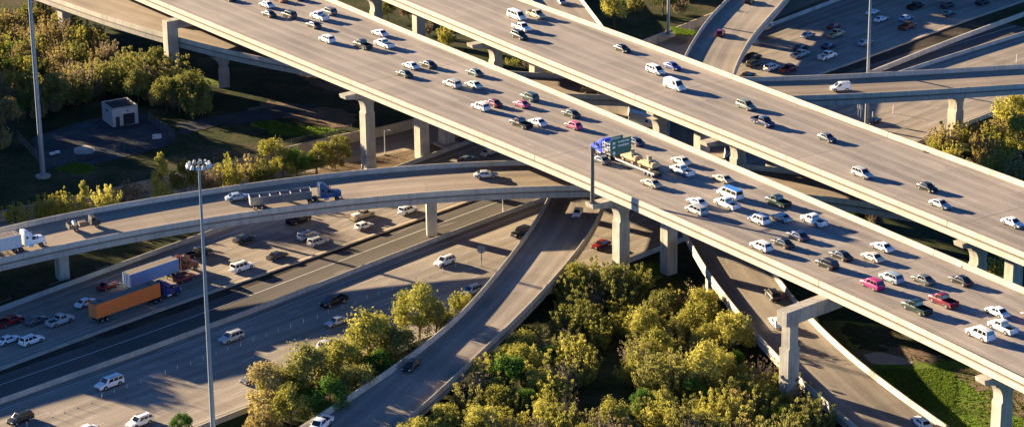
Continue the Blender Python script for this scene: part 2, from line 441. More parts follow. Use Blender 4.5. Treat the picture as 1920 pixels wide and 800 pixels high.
    def line(s, name, m, parent, offs, width=0.13, dash=None, i0=0, i1=None, dz=0.012, fine=4):
        """painted line(s): offs = list of (offset, from_far) ; dash = (on, period)"""
        i1 = len(s.N) - 1 if i1 is None else i1; mb = MB()
        for off, ff in offs:
            g = s.ptf if ff else s.pt
            if dash is None:
                for i in range(i0, i1):
                    mb.face([g(i, off - width / 2, dz), g(i + 1, off - width / 2, dz), g(i + 1, off + width / 2, dz), g(i, off + width / 2, dz)])
            else:
                t = s.S[i0] + rnd.random() * dash[1]; i = i0
                while t < s.S[i1] - dash[0] - 1:
                    while s.S[i + 1] < t and i < i1 - 2: i += 1
                    def G(tt, o):
                        k = i
                        while k < len(s.S) - 2 and s.S[k + 1] < tt: k += 1
                        q = (tt - s.S[k]) / (s.S[k + 1] - s.S[k]); return g(k, o, dz).lerp(g(k + 1, o, dz), q)
                    mb.face([G(t, off - width / 2), G(t + dash[0], off - width / 2), G(t + dash[0], off + width / 2), G(t, off + width / 2)])
                    t += dash[1]
        return mb.build(name, m, parent)
    def dist_to(s, p):
        i = min(range(len(s.N)), key=lambda k: ((s.N[k] + s.F[k]) / 2 - p).xy.length)
        d = s.F[i] - s.N[i]; o = (p - s.N[i]).xy.dot(d.xy) / d.xy.length; al = abs((p - s.N[i]).xy.dot(s.tan(i).xy))
        if al > 8: return 99
        return max(-o, o - d.xy.length, 0)

BAR = [(0.0, -0.02), (-0.10, 0.32), (-0.20, 1.07), (-0.38, 1.07), (-0.42, 0.0), (-0.42, -0.02)]
def overpass(key, name, label, surf, depth=1.35, pipe=False, lanes=(), marks=True, low=None, **kw):
    r = Road(key, **kw); root = empty(name, r.N[0]); root.location = (0, 0, 0)
    tag(root, label, 'overpass', 'concrete overpasses of the interchange')
    r.slab('road_deck', surf, root)
    for side in (0, 1):
        r.profile('barrier', M['barrier'], root, BAR, side)
        d = depth
        if pipe: r.profile('dark_strip', M['slot'], root, [(-0.40, -0.12), (-0.50, -0.12), (-0.50, 0.02), (-0.40, 0.02)], side)  # thin black strip along the outer face at deck level
        r.profile('girder', M['fascia'] if pipe else M['girder'], root, [(-0.40 if pipe else -0.36, -0.42), (-0.40 if pipe else -0.36, -0.42 - d), (0.5, -0.42 - d), (0.5, -0.42)], side)
        r.profile('joint_strip', M['slot'], root, [(-0.30, -0.26), (-0.30, -0.45), (0.4, -0.45), (0.4, -0.26)], side)
    # inner girders carry the slab
    mb = MB(); W = min(r.w(i) for i in range(len(r.N)))
    k = max(1, int(W / 5))
    rings = []
    for q in range(1, k):
        o = W * q / k
        mb.sweep([[r.pt(i, o - 0.3, -0.3), r.pt(i, o - 0.3, -0.4 - d), r.pt(i, o + 0.3, -0.4 - d), r.pt(i, o + 0.3, -0.3)] for i in range(len(r.N))])
    if k > 1: mb.build('inner_girder', M['girder'], root)
    return r, root

# heights of the stack: freeway 0, turning ramps 7, outer ramps 13-14, main decks 21-23
A, oA = overpass('A', 'main_overpass', 'wide crowded overpass deck full of cars heading up and away, nearest of the two', M['deck'], pipe=True, depth=1.1,
    near=[(300, 1, 21), (400, 43, 21), (550, 104, 21), (700, 166, 21), (860, 231, 21), (1030, 300, 21), (1240, 391, 21), (1393, 460, 21), (1622, 561, 21), (1789, 640, 21), (1920, 706, 21)],
    far=[(606, -1, 21), (720, 48, 21), (800, 80, 21), (948, 140, 21), (1020, 170, 21), (1180, 236, 21), (1334, 300, 21), (1560, 398, 21), (1720, 466, 21), (1754, 481, 21), (1920, 551, 21)], ext=(60, 40), sm=12)
B, oB = overpass('B', 'main_overpass', 'wide overpass deck with light traffic heading down and towards us, behind the crowded one', M['deck'], pipe=True, depth=1.1,
    near=[(740, -9, 22), (920, 66, 22), (1144, 158, 22), (1352, 240, 22), (1500, 301, 22), (1695, 380, 22), (1821, 430, 22), (1920, 471, 22)],
    far=[(968, 0, 22), (1184, 78, 22), (1240, 98, 22), (1500, 197, 22), (1600, 235, 22), (1820, 314, 22), (1920, 351, 22)], ext=(60, 40), sm=12)
Cc, oC = overpass('C', 'curved_ramp', 'long curved flyover ramp passing below both main decks from upper left to right', M['ramp'], depth=1.1,
    near=[(107, -3, 13.5), (200, 31, 13.5), (300, 60, 13.5), (400, 88, 13.5), (480, 105, 13.5), (620, 131, 13.5), (800, 156, 13.5), (1062, 177, 13.5), (1140, 178, 13.5), (1300, 182, 13.5), (1490, 180, 13.5), (1580, 176, 13.5), (1700, 171, 13.5), (1920, 156, 13.5)],
    far=[(150, -38, 14.1), (285, 4, 14.1), (360, 27, 14.1), (480, 60, 14.1), (700, 107, 14.1), (850, 128, 14.1), (990, 138, 14.1), (1080, 143, 14.1), (1250, 148, 14.1), (1400, 147, 14.1), (1500, 145, 14.1), (1620, 139, 14.1), (1700, 134, 14.1), (1920, 121, 14.1)],
    fz=1.07, ext=(50, 50), sm=9)
E_, oE = overpass('E', 'curved_ramp', 'curved flyover ramp carrying the lorries on the left, arching under the crowded deck', M['ramp'], depth=1.15,
    near=[(0, 482, 9.4), (60, 467, 9.4), (120, 454, 9.5), (170, 443, 9.6), (240, 428, 9.8), (400, 404, 10.2), (480, 392, 10.4), (560, 382, 10.7), (640, 371, 11), (720, 363, 11.3), (860, 352, 11.7), (960, 347, 11.9), (1090, 345, 12.1), (1300, 344, 12.2), (1497, 356, 12.2), (1627, 374, 12.2), (1720, 392, 12.2)],
    far=[(-60, 441, 10.2), (0, 426, 10.2), (90, 403, 10.3), (240, 377, 10.6), (400, 353, 11), (500, 338, 11.2), (600, 325, 11.6), (720, 311, 12), (840, 303, 12.4), (960, 299, 12.6), (1090, 298, 12.8), (1250, 297, 12.8), (1400, 304, 12.8), (1560, 321, 12.8), (1720, 352, 12.8), (1860, 384, 12.8)],
    fz=1.07, ext=(60, 30), sm=9)
G, oG = overpass('G', 'turning_ramp', 'turning ramp curving down past the trees with a white sedan at its top', M['hwy'], depth=0.75,
    near=[(740, 800, 3.8), (830, 722, 4.3), (910, 645, 4.9), (960, 599, 5.3), (1010, 549, 5.6), (1052, 500, 5.9), (1090, 456, 6.1), (1108, 428, 6.2), (1126, 394, 6.3), (1138, 350, 6.3)],
    far=[(480, 855, 3.8), (580, 787, 4.3), (680, 728, 4.7), (780, 660, 5.1), (850, 607, 5.3), (905, 547, 5.6), (940, 500, 5.8), (985, 446, 6.1), (1010, 410, 6.2), (1036, 366, 6.3), (1052, 320, 6.3)],
    fz=1.07, ext=(60, 24), sm=6)
K, oK = overpass('K', 'turning_ramp', 'short stretch of ramp emerging at the top edge behind the far deck', M['hwy'], depth=0.9,
    near=[(960, -45, 7), (1000, 0, 7), (1040, 60, 7), (1060, 130, 7)], far=[(1060, -45, 7), (1091, 0, 7), (1109, 24, 7), (1131, 50, 7), (1165, 110, 7), (1177, 165, 7), (1178, 224, 7), (1170, 280, 7)], ext=(60, 90), sm=4, fz=1.07)
I, oI = overpass('I', 'turning_ramp', 'turning ramp curving down from the top edge with a red car on it', M['hwy'], depth=0.9,
    near=[(1375, -12, 7), (1332, 30, 7), (1310, 62, 7), (1286, 102, 7), (1266, 160, 7), (1256, 220, 7), (1254, 290, 7)],
    far=[(1484, -22, 7), (1468, 0, 7), (1448, 22, 7), (1420, 50, 7), (1400, 74, 7), (1384, 104, 7), (1370, 140, 7), (1360, 190, 7), (1356, 250, 7), (1358, 300, 7)], nz=1.07, fz=1.07, ext=(60, 10), sm=5)
J, oJ = overpass('J', 'turning_ramp', 'ramp curving down at lower right below the portal frame, three cars on it', M['hwy'], depth=0.7,
    near=[(1262, 370, 7), (1287, 434, 7), (1310, 475, 6.8), (1340, 525, 6.4), (1375, 566, 6), (1410, 608, 5.5), (1435, 640, 5.2), (1500, 706, 4.5), (1580, 775, 3.8), (1650, 830, 3)],
    far=[(1375, 370, 7), (1408, 440, 7), (1430, 485, 6.8), (1472, 545, 6.4), (1522, 600, 5.9), (1575, 655, 5.3), (1640, 704, 4.6), (1710, 754, 3.9), (1770, 797, 3.2), (1880, 870, 2.2)],
    fz=1.07, ext=(10, 60), sm=6)

# lane paint and expansion joints of the overpasses
nA = len(A.N)
A.line('edge_line', M['faint'], oA, [(2.6, False), (2.9, True)], 0.14)
A.line('lane_line', M['faint'], oA, [(2.6 + 3.66 * k, False) for k in range(1, 7)], 0.13, (3.0, 12.2))
B.line('edge_line', M['faint'], oB, [(1.5, False)], 0.14)
B.line('edge_line', M['line'], oB, [(3.4, True)], 0.17)
B.line('lane_line', M['faint'], oB, [(1.5 + 3.66 * k, False) for k in range(1, 5)], 0.13, (3.0, 12.2))
for r, o in ((Cc, oC), (E_, oE)): r.line('edge_line', M['faint'], o, [(1.2, False), (2.2, True)], 0.12)
for r, o in ((G, oG), (K, oK), (I, oI), (J, oJ)):
    r.line('edge_line', M['faint'], o, [(1.6, False)], 0.14)
    r.line('lane_line', M['faint'], o, [(r.w(len(r.N) // 2) * 0.5, False)], 0.12, (3.0, 12.2))
def joint_at(r, o, px, py, wd=0.35, side=None):
    i = r.nearest_px(px, py); mb = MB(); t = r.tan(i); P = [r.pt(i, 0, .016), r.pt(i, r.w(i), .016)]
    mb.face([P[0] - t * wd / 2, P[0] + t * wd / 2, P[1] + t * wd / 2, P[1] - t * wd / 2]); mb.build('expansion_joint', M['joint'], o)
    for sd in (0, 1):
        g = r.pt if sd == 0 else r.ptf; mb = MB()
        prof = [(0.015, 0.0), (-0.085, 0.33), (-0.185, 1.085), (-0.395, 1.085), (-0.435, 0.0), (-0.44, -0.2)]
        for a in range(len(prof) - 1):
            p = [g(i, *prof[a]), g(i, *prof[a + 1])]; mb.face([p[0] - t * .06, p[0] + t * .06, p[1] + t * .06, p[1] - t * .06])
        mb.build('barrier_joint', M['joint'], o)
joint_at(A, oA, 1548, 528); joint_at(B, oB, 1787, 418)
joint_at(A, oA, 1000, 288, 0.12); joint_at(A, oA, 655, 148, 0.12); joint_at(B, oB, 1200, 180, 0.12); joint_at(B, oB, 1480, 293, 0.12)

ABS = [oA, oB, oC, oE, oG, oK, oI, oJ]
# the freeway below (z = 0): two carriageways with a rough strip between
def pl(pts, z=0.0): return [(x, y, z) for x, y in pts]
Fn = Road('F1', near=pl([(-200, 765), (0, 690), (230, 602), (460, 524), (720, 432), (905, 366), (1100, 296), (1350, 205), (1520, 143), (1600, 117), (1790, 44), (1920, 2), (2060, -50)]),
          far=pl([(-200, 658), (0, 585), (240, 496), (480, 409), (700, 336), (900, 263), (1150, 165), (1425, 58), (1580, 0), (1720, -53)]), nz=0, ext=(40, 60), sm=10)
Fs = Road('F2', near=pl([(-200, 1035), (0, 955), (390, 798), (700, 678), (1000, 560), (1175, 492), (1290, 447), (1500, 362), (1740, 262), (1920, 192)]),
          far=pl([(-200, 828), (0, 755), (240, 672), (480, 585), (660, 512), (805, 457), (960, 398), (1200, 312), (1450, 222), (1696, 136), (1920, 66)]), nz=0, ext=(60, 60), sm=10)
o = Fn.slab('highway', M['hwy'], None, 0.03, 0, 0.0); tag(o, kind='structure')
o = Fs.slab('highway', M['hwy'], None, 0.03, 0, 0.0); tag(o, kind='structure')
# rough strip between carriageways
mb = MB()
mid = []
for i in range(len(Fn.N)):
    p = Fn.N[i]; t = Fn.tan(i); b = None
    for j in range(len(Fs.F) - 1):
        a1 = (Fs.F[j] - p).xy.dot(t.xy); a2 = (Fs.F[j + 1] - p).xy.dot(t.xy)
        if a1 * a2 <= 0: b = Fs.F[j].lerp(Fs.F[j + 1], a1 / (a1 - a2)); break
    if b is not None: mid.append((p, b, Fn.S[i]))
for (p, b, s0), (p2, b2, s1) in zip(mid, mid[1:]):
    mb.face([p + Vector((0, 0, .010)), b + Vector((0, 0, .010)), b2 + Vector((0, 0, .010)), p2 + Vector((0, 0, .010))], 0, [(s0, 0), (s0, (b - p).length), (s1, (b2 - p2).length), (s1, 0)])
tag(mb.build('median_ground', M['median']), kind='structure')
# asphalt shoulder strip beside the median barrier, with its edge line
mb = MB(); ml = MB()
for (p, b, s0), (p2, b2, s1) in zip(mid, mid[1:]):
    q = b.lerp(p, min(0.95, 11.0 / (b - p).length)); q2 = b2.lerp(p2, min(0.95, 11.0 / (b2 - p2).length)); z = Vector((0, 0, .02)); z2 = Vector((0, 0, .035))
    mb.face([q + z, b + z, b2 + z, q2 + z], 0, [(s0, 0), (s0, 11), (s1, 11), (s1, 0)])
    u = b.lerp(p, 7.2 / (b - p).length); u2 = b2.lerp(p2, 7.2 / (b2 - p2).length); d = (p - b).normalized() * .1
    ml.face([u + d + z2, u - d + z2, u2 - d + z2, u2 + d + z2])
tag(mb.build('road_shoulder', M['asphalt']), kind='structure')
tag(ml.build('road_marking', M['faint']), kind='structure')
def struct_line(r, *a, **k): tag(r.line('road_marking', *a, **k), kind='structure')
struct_line(Fn, M['faint'], None, [(1.6, False), (2.6, True)], 0.15, dz=.045)
struct_line(Fn, M['faint'], None, [(1.6 + 3.66 * k, False) for k in range(1, 8)], 0.13, (3.0, 12.2), dz=.045)
struct_line(Fs, M['faint'], None, [(2.4, True), (2.4, False)], 0.15, dz=.045)
struct_line(Fs, M['line'], None, [(2.4 + 3.66 * k, True) for k in (1, 2, 4, 5, 6, 7)], 0.13, (3.0, 12.2), dz=.045)
print('WIDTHS', {k: (round(r.w(len(r.N)//3), 1), round(r.w(len(r.N)//2), 1), round(r.w(2*len(r.N)//3), 1), len(r.N)) for k, r in ROADS.items()})

# low concrete walls of the freeway, each its own thing
MEDW = [(-0.3, 0), (-0.2, 0.25), (-0.1, 1.0), (0.1, 1.0), (0.2, 0.25), (0.3, 0)]
def low_wall(r, side, label, prof=MEDW, m=None, i0=0, i1=None, off=0.0):
    o = r.profile('concrete_barrier', m or M['barrier'], None, [(a - off, b) for a, b in prof], side, i0, i1)
    tag(o, label, 'barrier', 'long concrete barriers along the freeway')
low_wall(Fs, 1, 'long grey median barrier between dark shoulder strip and near freeway lanes')
low_wall(Fn, 0, 'low rough kerb wall on the median side of the far freeway lanes', [(-0.6, 0), (-0.5, .28), (0.4, .28), (0.5, 0)], M['wall'], off=0.5)
low_wall(Fn, 1, 'grey barrier along the outer side of the far freeway lanes', off=0.3)
low_wall(Fs, 0, 'barrier at the near edge of the freeway beside the trees', off=0.3)
def free_wall(px, h, w, name, label, cat, m, z=0.0, group=None, ztop=False, tagit=True):
    P = [at(x, y, z + (h if ztop else 0)) for x, y in px]
    for p in P: p.z = z
    P = smooth(resample(catmull(P), 4.0), 4); mb = MB(); L = 0; us = []
    rings = []
    for i, p in enumerate(P):
        t = P[min(i + 1, len(P) - 1)] - P[max(i - 1, 0)]; t.z = 0; t.normalize(); n = Vector((-t.y, t.x, 0)) * (w / 2)
        rings.append([p - n, p + n, p + n * .8 + Vector((0, 0, h)), p - n * .8 + Vector((0, 0, h))]); us.append(L)
        if i < len(P) - 1: L += (P[i + 1] - p).length
    mb.sweep(rings, us=us, vs=[0, 1, 2, 3]); o = mb.build(name, m); tag(o, label, cat, group); return P
free_wall([(1500, 193), (1640, 139), (1780, 83), (1920, 31), (2010, -5)], 1.3, 0.5, 'concrete_barrier', 'sunlit barrier crossing the dark median at upper right', 'barrier', M['barrier'], group='long concrete barriers along the freeway')

def absorb(root):
    """paint belongs to the surface it lies on: merge the marks into the deck mesh"""
    deck = [c for c in root.children if c.name.startswith('road_deck')][0]; bm = bmesh.new(); bm.from_mesh(deck.data); mats = list(deck.data.materials)
    for c in list(root.children):
        if c.name.split('.')[0] in ('edge_line', 'lane_line', 'expansion_joint'):
            n0 = len(bm.faces); bm.from_mesh(c.data); bm.faces.ensure_lookup_table(); mats.append(c.data.materials[0])
            for f in bm.faces[n0:]: f.material_index = len(mats) - 1
            bpy.data.objects.remove(c)
    bm.to_mesh(deck.data); bm.free(); deck.data.materials.clear()
    for mt in mats: deck.data.materials.append(mt)
for o in ABS: absorb(o)
# ------------------------------------------------------------------ ground, plateau behind the retaining wall, yard, lawns
mb = MB()
mb.face([(-1500, 100, -0.04), (1500, 100, -0.04), (1500, 2600, -0.04), (-1500, 2600, -0.04)])
tag(mb.build('ground', M['soil']), kind='structure')
WALL_H = 2.4
wl_px = [(-260, 455), (-90, 416), (0, 394), (90, 377), (162, 363), (276, 338), (400, 308), (537, 276), (640, 250), (714, 240), (782, 221), (960, 165), (1240, 62), (1420, -10), (1600, -80)]
WP = free_wall(wl_px, WALL_H, 0.5, 'retaining_wall', 'long brownish retaining wall below the grassy plateau, beside the side road', 'wall', M['wall'], ztop=True)
mb = MB(); nv = Vector((-0.62, 0.78, 0))
for a, b in zip(WP, WP[1:]):
    z = Vector((0, 0, WALL_H - 0.05)); mb.face([a + z, b + z, b + z + nv * 900, a + z + nv * 900])
tag(mb.build('ground', M['soil']), kind='structure')
def wall_off(off, i, z):
    t = (WP[min(i + 1, len(WP) - 1)] - WP[max(i - 1, 0)]).normalized(); return WP[i] + Vector((t.y, -t.x, 0)) * off + Vector((0, 0, z))
mb = MB()
for i in range(len(WP) - 1):
    mb.face([wall_off(.3, i, 0.02), wall_off(13, i, 0.02), wall_off(13, i + 1, 0.02), wall_off(.3, i + 1, 0.02)], 0, [(i * 4, 0), (i * 4, 13), (i * 4 + 4, 13), (i * 4 + 4, 0)])
tag(mb.build('service_road', M['service']), kind='structure')
mb = MB()
for i in range(len(WP) - 1):
    mb.face([wall_off(13, i, 0.01), wall_off(24, i, 0.01), wall_off(24, i + 1, 0.01), wall_off(13, i + 1, 0.01)])
tag(mb.build('verge', M['dirt']), kind='structure')

def patch(name, px, z, m, jag=0.8, kind='structure', th=0.0):
    P = [at(x, y, z) for x, y in px]; Q = []
    P = catmull(P + [P[0]], 8)[:-1] if jag >= 0 else P
    for p in P: Q.append(p + Vector((rnd.uniform(-jag, jag), rnd.uniform(-jag, jag), 0)) if jag > 0 else p)
    for p in Q: p.z = z
    mb = MB(); c = sum(Q, Vector()) / len(Q)
    for a, b in zip(Q, Q[1:] + Q[:1]): mb.face([c, b, a])
    o = mb.build(name, m); tag(o, kind=kind); return o
ZP = WALL_H
# lawn under the right end of the crowded deck, height added to catch sun
ZB = 2.6
inn = [at(x, y, ZB) for x, y in [(1575, 600), (1660, 610), (1800, 640), (1980, 690), (2120, 930), (1860, 960), (1765, 815), (1700, 760), (1640, 705), (1590, 650)]]
cI = sum(inn, Vector()) / len(inn); out = []
for p in inn:
    d = (p - cI); d.z = 0; out.append(p + d.normalized() * 7 - Vector((0, 0, ZB + .03)))
inn2 = catmull(inn + [inn[0]], 6)[:-1]; out2 = catmull(out + [out[0]], 6)[:-1]; mb = MB()
for i in range(len(inn2)):
    j = (i + 1) % len(inn2); mb.face([cI, inn2[i], inn2[j]]); mb.face([inn2[i], out2[i], out2[j], inn2[j]])
tag(mb.build('lawn', M['lawn']), kind='structure')
patch('ground', [(1575, 603), (1690, 618), (1800, 640), (1900, 668), (1830, 676), (1740, 668), (1640, 655), (1600, 640)], ZB + .01, M['soil'], 1.0)
patch('dirt_patch', [(1770, 700), (1850, 680), (1935, 690), (1960, 780), (1900, 770), (1840, 730)], ZB + .06, M['dirt'], 1.5)
patch('dirt_patch', [(1650, 645), (1700, 652), (1760, 668), (1740, 680), (1690, 668)], ZB + .03, M['dirt'], 1.0)
patch('concrete_apron', [(1618, 664), (1655, 660), (1712, 679), (1668, 683), (1635, 680)], ZB + .05, M['apron'], 0)
patch('lawn', [(1258, 52), (1285, 54), (1305, 60), (1300, 68), (1270, 66)], ZP + 0.0, M['lawn'], 1.0)  # sunlit spot put in as green; shaded lawn around it is dark soil colour
patch('lawn', [(340, 138), (370, 140), (410, 155), (400, 160), (355, 150)], ZP, M['lawn'], 0.8)
patch('lawn', [(470, 232), (510, 226), (545, 236), (600, 243), (640, 245), (590, 256), (520, 252)], ZP, M['lawn'], 1.0)
patch('lawn', [(105, 318), (135, 306), (165, 309), (180, 318), (150, 326)], ZP, M['lawn'], 1.0)
patch('dirt_patch', [(500, 190), (600, 200), (665, 215), (640, 240), (560, 225), (470, 212)], ZP + .02, M['dirt'], 1.0)
patch('dirt_patch', [(560, 135), (620, 150), (700, 178), (640, 176), (570, 150)], ZP + .02, M['dirt'], 1.0)
patch('lawn', [(1080, 545), (1180, 500), (1240, 498), (1215, 540), (1150, 560)], 0.0, M['lawn'], 1.0)
patch('gravel_yard', [(60, 258), (180, 222), (275, 216), (330, 262), (210, 300), (86, 316)], ZP + .03, M['yard'], 0.0)
patch('concrete_apron', [(138, 278), (160, 272), (178, 280), (170, 288), (142, 288)], ZP + .06, M['apron'], 0)
# dirt track between the yard and the trees
patch('dirt_path', [(330, 232), (480, 205), (560, 196), (600, 200), (520, 222), (400, 238), (340, 250)], ZP + .03, M['yard'], 0.6)

# ------------------------------------------------------------------ piers
def pier(label, road, px, cols, cap=None, depth=1.8, z0=0.0, colw=2.6, thick=2.4, flare=1.7, name='bridge_pier', deckd=1.8, group='concrete piers of the overpasses', capdrop=0.0, captaper=0.5, ang=None, base=None):
    """px: pixel where the pier line crosses the near edge; cols: list of offsets; cap: (from, to) offsets"""
    i = road.nearest_px(*px); l = road.lat(i); l = Vector((l.x, l.y, 0)).normalized(); t = Vector((l.y, -l.x, 0)); o0 = road.N[i]
    if ang is not None: l = Vector((math.cos(R(ang)), math.sin(R(ang)), 0)); t = Vector((l.y, -l.x, 0)); q = at(base[0], base[1], z0) if base else (road.N[i] + road.F[i]) / 2; o0 = Vector((q.x, q.y, o0.z))
    zt = o0.z - deckd - capdrop; root = empty(name, (0, 0, 0)); tag(root, label, 'bridge pier', group)
    def P(p, s): return Vector((o0.x, o0.y, 0)) + l * p[0] + t * s + Vector((0, 0, p[1]))
    if cap:
        a, b = cap; mb = MB()
        d0 = depth * captaper
        prof = [(a, zt), (a, zt - depth), (min(a + 2.5, b), zt - depth), (b, zt - depth), (b, zt)]
        if captaper < 1: prof = [(a, zt), (a + .25, zt - d0), (cols[0] - colw / 2, zt - depth), (b - 1.0, zt - depth), (b, zt - d0), (b, zt)]
        mb.prism(prof, lambda p: P(p, -thick / 2 - .05), lambda p: P(p, thick / 2 + .05)); mb.build('cap', M['pier'], root, bevel=0.06)
    for c in cols:
        mb = MB(); h = colw / 2; zc = zt - (depth if cap else 0); prof = [(c - h, z0), (c - h, zc - 3.4)]
        if flare:
            prof += [(c - h + .25, zc - 3.2), (c - h + .25, zc - 2.6)]
            for k in range(6):
                q = k / 5 * math.pi / 2; prof.append((c - h + .25 - (flare + .25) * (1 - math.cos(q)), zc - 2.6 + 2.62 * math.sin(q)))
            for k in range(5, -1, -1):
                q = k / 5 * math.pi / 2; prof.append((c + h - .25 + (flare + .25) * .7 * (1 - math.cos(q)), zc - 2.6 + 2.62 * math.sin(q)))
            prof += [(c + h - .25, zc - 3.2), (c + h, zc - 3.4)]
        else: prof += [(c - h, zc), (c + h, zc), (c + h, zc - 3.4)]
        prof += [(c + h, z0)]
        mb.prism(prof, lambda p: P(p, -thick / 2), lambda p: P(p, thick / 2)); mb.build('column', M['pier'], root)
    return root
def off_of(road, px, base, z0=0.0):
    i = road.nearest_px(*px); l = road.lat(i); l = Vector((l.x, l.y, 0)).normalized(); return (at(base[0], base[1], z0) - road.N[i]).xy.dot(l.xy)
print('P3 offs', off_of(A, (1170, 360), (1160, 528)), off_of(A, (1170, 360), (1244, 508)), 'P4', off_of(A, (1560, 532), (1487, 706)), off_of(A, (1560, 532), (1710, 652)),
      'cap3', off_of(A, (1165, 360), (1100, 372), 19), 'P2b', off_of(A, (700, 166), (800, 303)), 'E', off_of(E_, (805, 356), (805, 452)), off_of(E_, (137, 450), (137, 530)), 'C', off_of(Cc, (425, 93), (425, 163)), 'D', off_of(Cc, (1810, 163), (1810, 295)), 'Q3', off_of(B, (1365, 246), (1325, 262), 20), off_of(B, (1820, 430), (1824, 560)), off_of(B, (1820, 430), (1900, 575)))
def column_at(label, base, z0, zt, w=2.6, dirroad=None):
    p = at(base[0], base[1], z0); i = min(range(len(dirroad.N)), key=lambda k: ((dirroad.N[k] + dirroad.F[k]) / 2 - p).xy.length)
    l = dirroad.lat(i); root = empty('bridge_pier'); tag(root, label, 'bridge pier', 'concrete piers of the overpasses')
    mb = MB(); mb.box((p.x, p.y, (z0 + zt) / 2), (w, w * .9, zt - z0), 0, math.atan2(l.y, l.x)); mb.build('column', M['pier'], root, bevel=0.12)
    mb = MB(); mb.box((p.x, p.y, z0 + .3), (w + 1.6, w + 1.4, .7), 0, math.atan2(l.y, l.x)); mb.build('footing', M['apron'], root, bevel=0.05)
    return root
pier('tall straddle pier in front of the upper-left flyover, its top beside the crowded deck', A, (336, 15), [-2.2], (-3.7, 29), z0=WALL_H, flare=0, colw=3.0, depth=2.2, captaper=1)
pier('twin-column pier standing left under the crowded deck, base hidden behind the lorry ramp', A, (664, 152), [3.4, 18.2], (-3.2, 27))
pier('twin-column pier carrying the steel sign pole on its cap end', A, (1134, 345), [3.4, 15.6], (-4.6, 26))
pier('pier with protruding cap end at the lower right corner of the crowded deck', A, (1855, 678), [3.4, 17], (-1.9, 24))
column_at('broad pier under the crowded deck beyond the portal frame, by the grass', (1710, 652), 0, 19.2, 3.2, A)
column_at('pale far column right of the twin-column pier, next to the side road', (838, 272), 0, 19.2, 3.0, A)
pier('pier at the top edge between the two main decks', B, (679, -30), [3.4, 16], (-1.5, 22), z0=WALL_H)
pier('pier with slanted cap end between the two decks, upper left of the gap', B, (901, 59), [4.4, 16], (-3.0, 22), z0=0)
pier('narrow pier in the shadow between the decks beside the white lorry', B, (1212, 184), [3.4, 15], (0.5, 22))
pier('pier with square cap end and curved haunch in the middle of the gap', B, (1349, 239), [6.2, 16], (-3.2, 23))
pier('pier under the far deck with arch haunch, right end of the gap', B, (1799, 421), [4.2, 13.6], (-1.2, 23))
pier('single column pier of the lorry ramp standing on the lit median', E_, (805, 357), [8.0], None, colw=2.5, thick=2.2, flare=0, name='bridge_pier')
pier('single column pier under the left end of the lorry ramp', E_, (155, 446), [8.4], None, colw=2.5, thick=2.2, flare=0)
pier('flared hammerhead pier under the upper-left flyover', Cc, (421, 92), [0.0], (-3.9, 3.3), z0=WALL_H, colw=2.7, flare=1.9, depth=1.5, ang=6, base=(421, 162))
pier('pier of the flyover at the very top left edge', Cc, (97, -6), [3.0], None, z0=WALL_H, colw=2.8, flare=0)
pier('tall column pier under the flyover at right beside yellow bushes', Cc, (1818, 162), [0.0], (-2.4, 2.4), colw=2.5, thick=2.8, flare=1.0, depth=1.3, ang=34)
pier('pier with cap sticking out below the curving ramp at the top edge', I, (1340, 22), [10.5], (2, 15.4), colw=2.4, depth=1.2, flare=1.2, deckd=1.4)
pier('short pier below the outer wall of the lower right ramp', J, (1322, 497), [1.5], None, colw=2.2, thick=2.0, flare=0, deckd=1.2)
# portal frame over the lower right ramp
root = tag(empty('portal_frame'), 'concrete portal frame whose beam spans the lower right ramp up to the crowded deck', 'portal frame')
pa = at(1481, 578, 19.6); pb = at(1640, 520, 19.6); d = (pb - pa); d.z = 0; ang = math.atan2(d.y, d.x); L = d.length; d.normalize()
mb = MB(); c = pa + d * (L / 2 - 1.5); mb.box((c.x, c.y, 18.2), (L + 1.0, 2.4, 2.7), 0, ang); mb.build('cap_beam', M['pier'], root, bevel=0.05)
mb = MB(); c = pa + d * 0.2; mb.box((c.x, c.y, 14.6), (2.1, 2.1, 4.6), 0, ang); mb.box((c.x, c.y, 6.15), (2.8, 2.3, 12.3), 0, ang); mb.build('column', M['pier'], root, bevel=0.08)
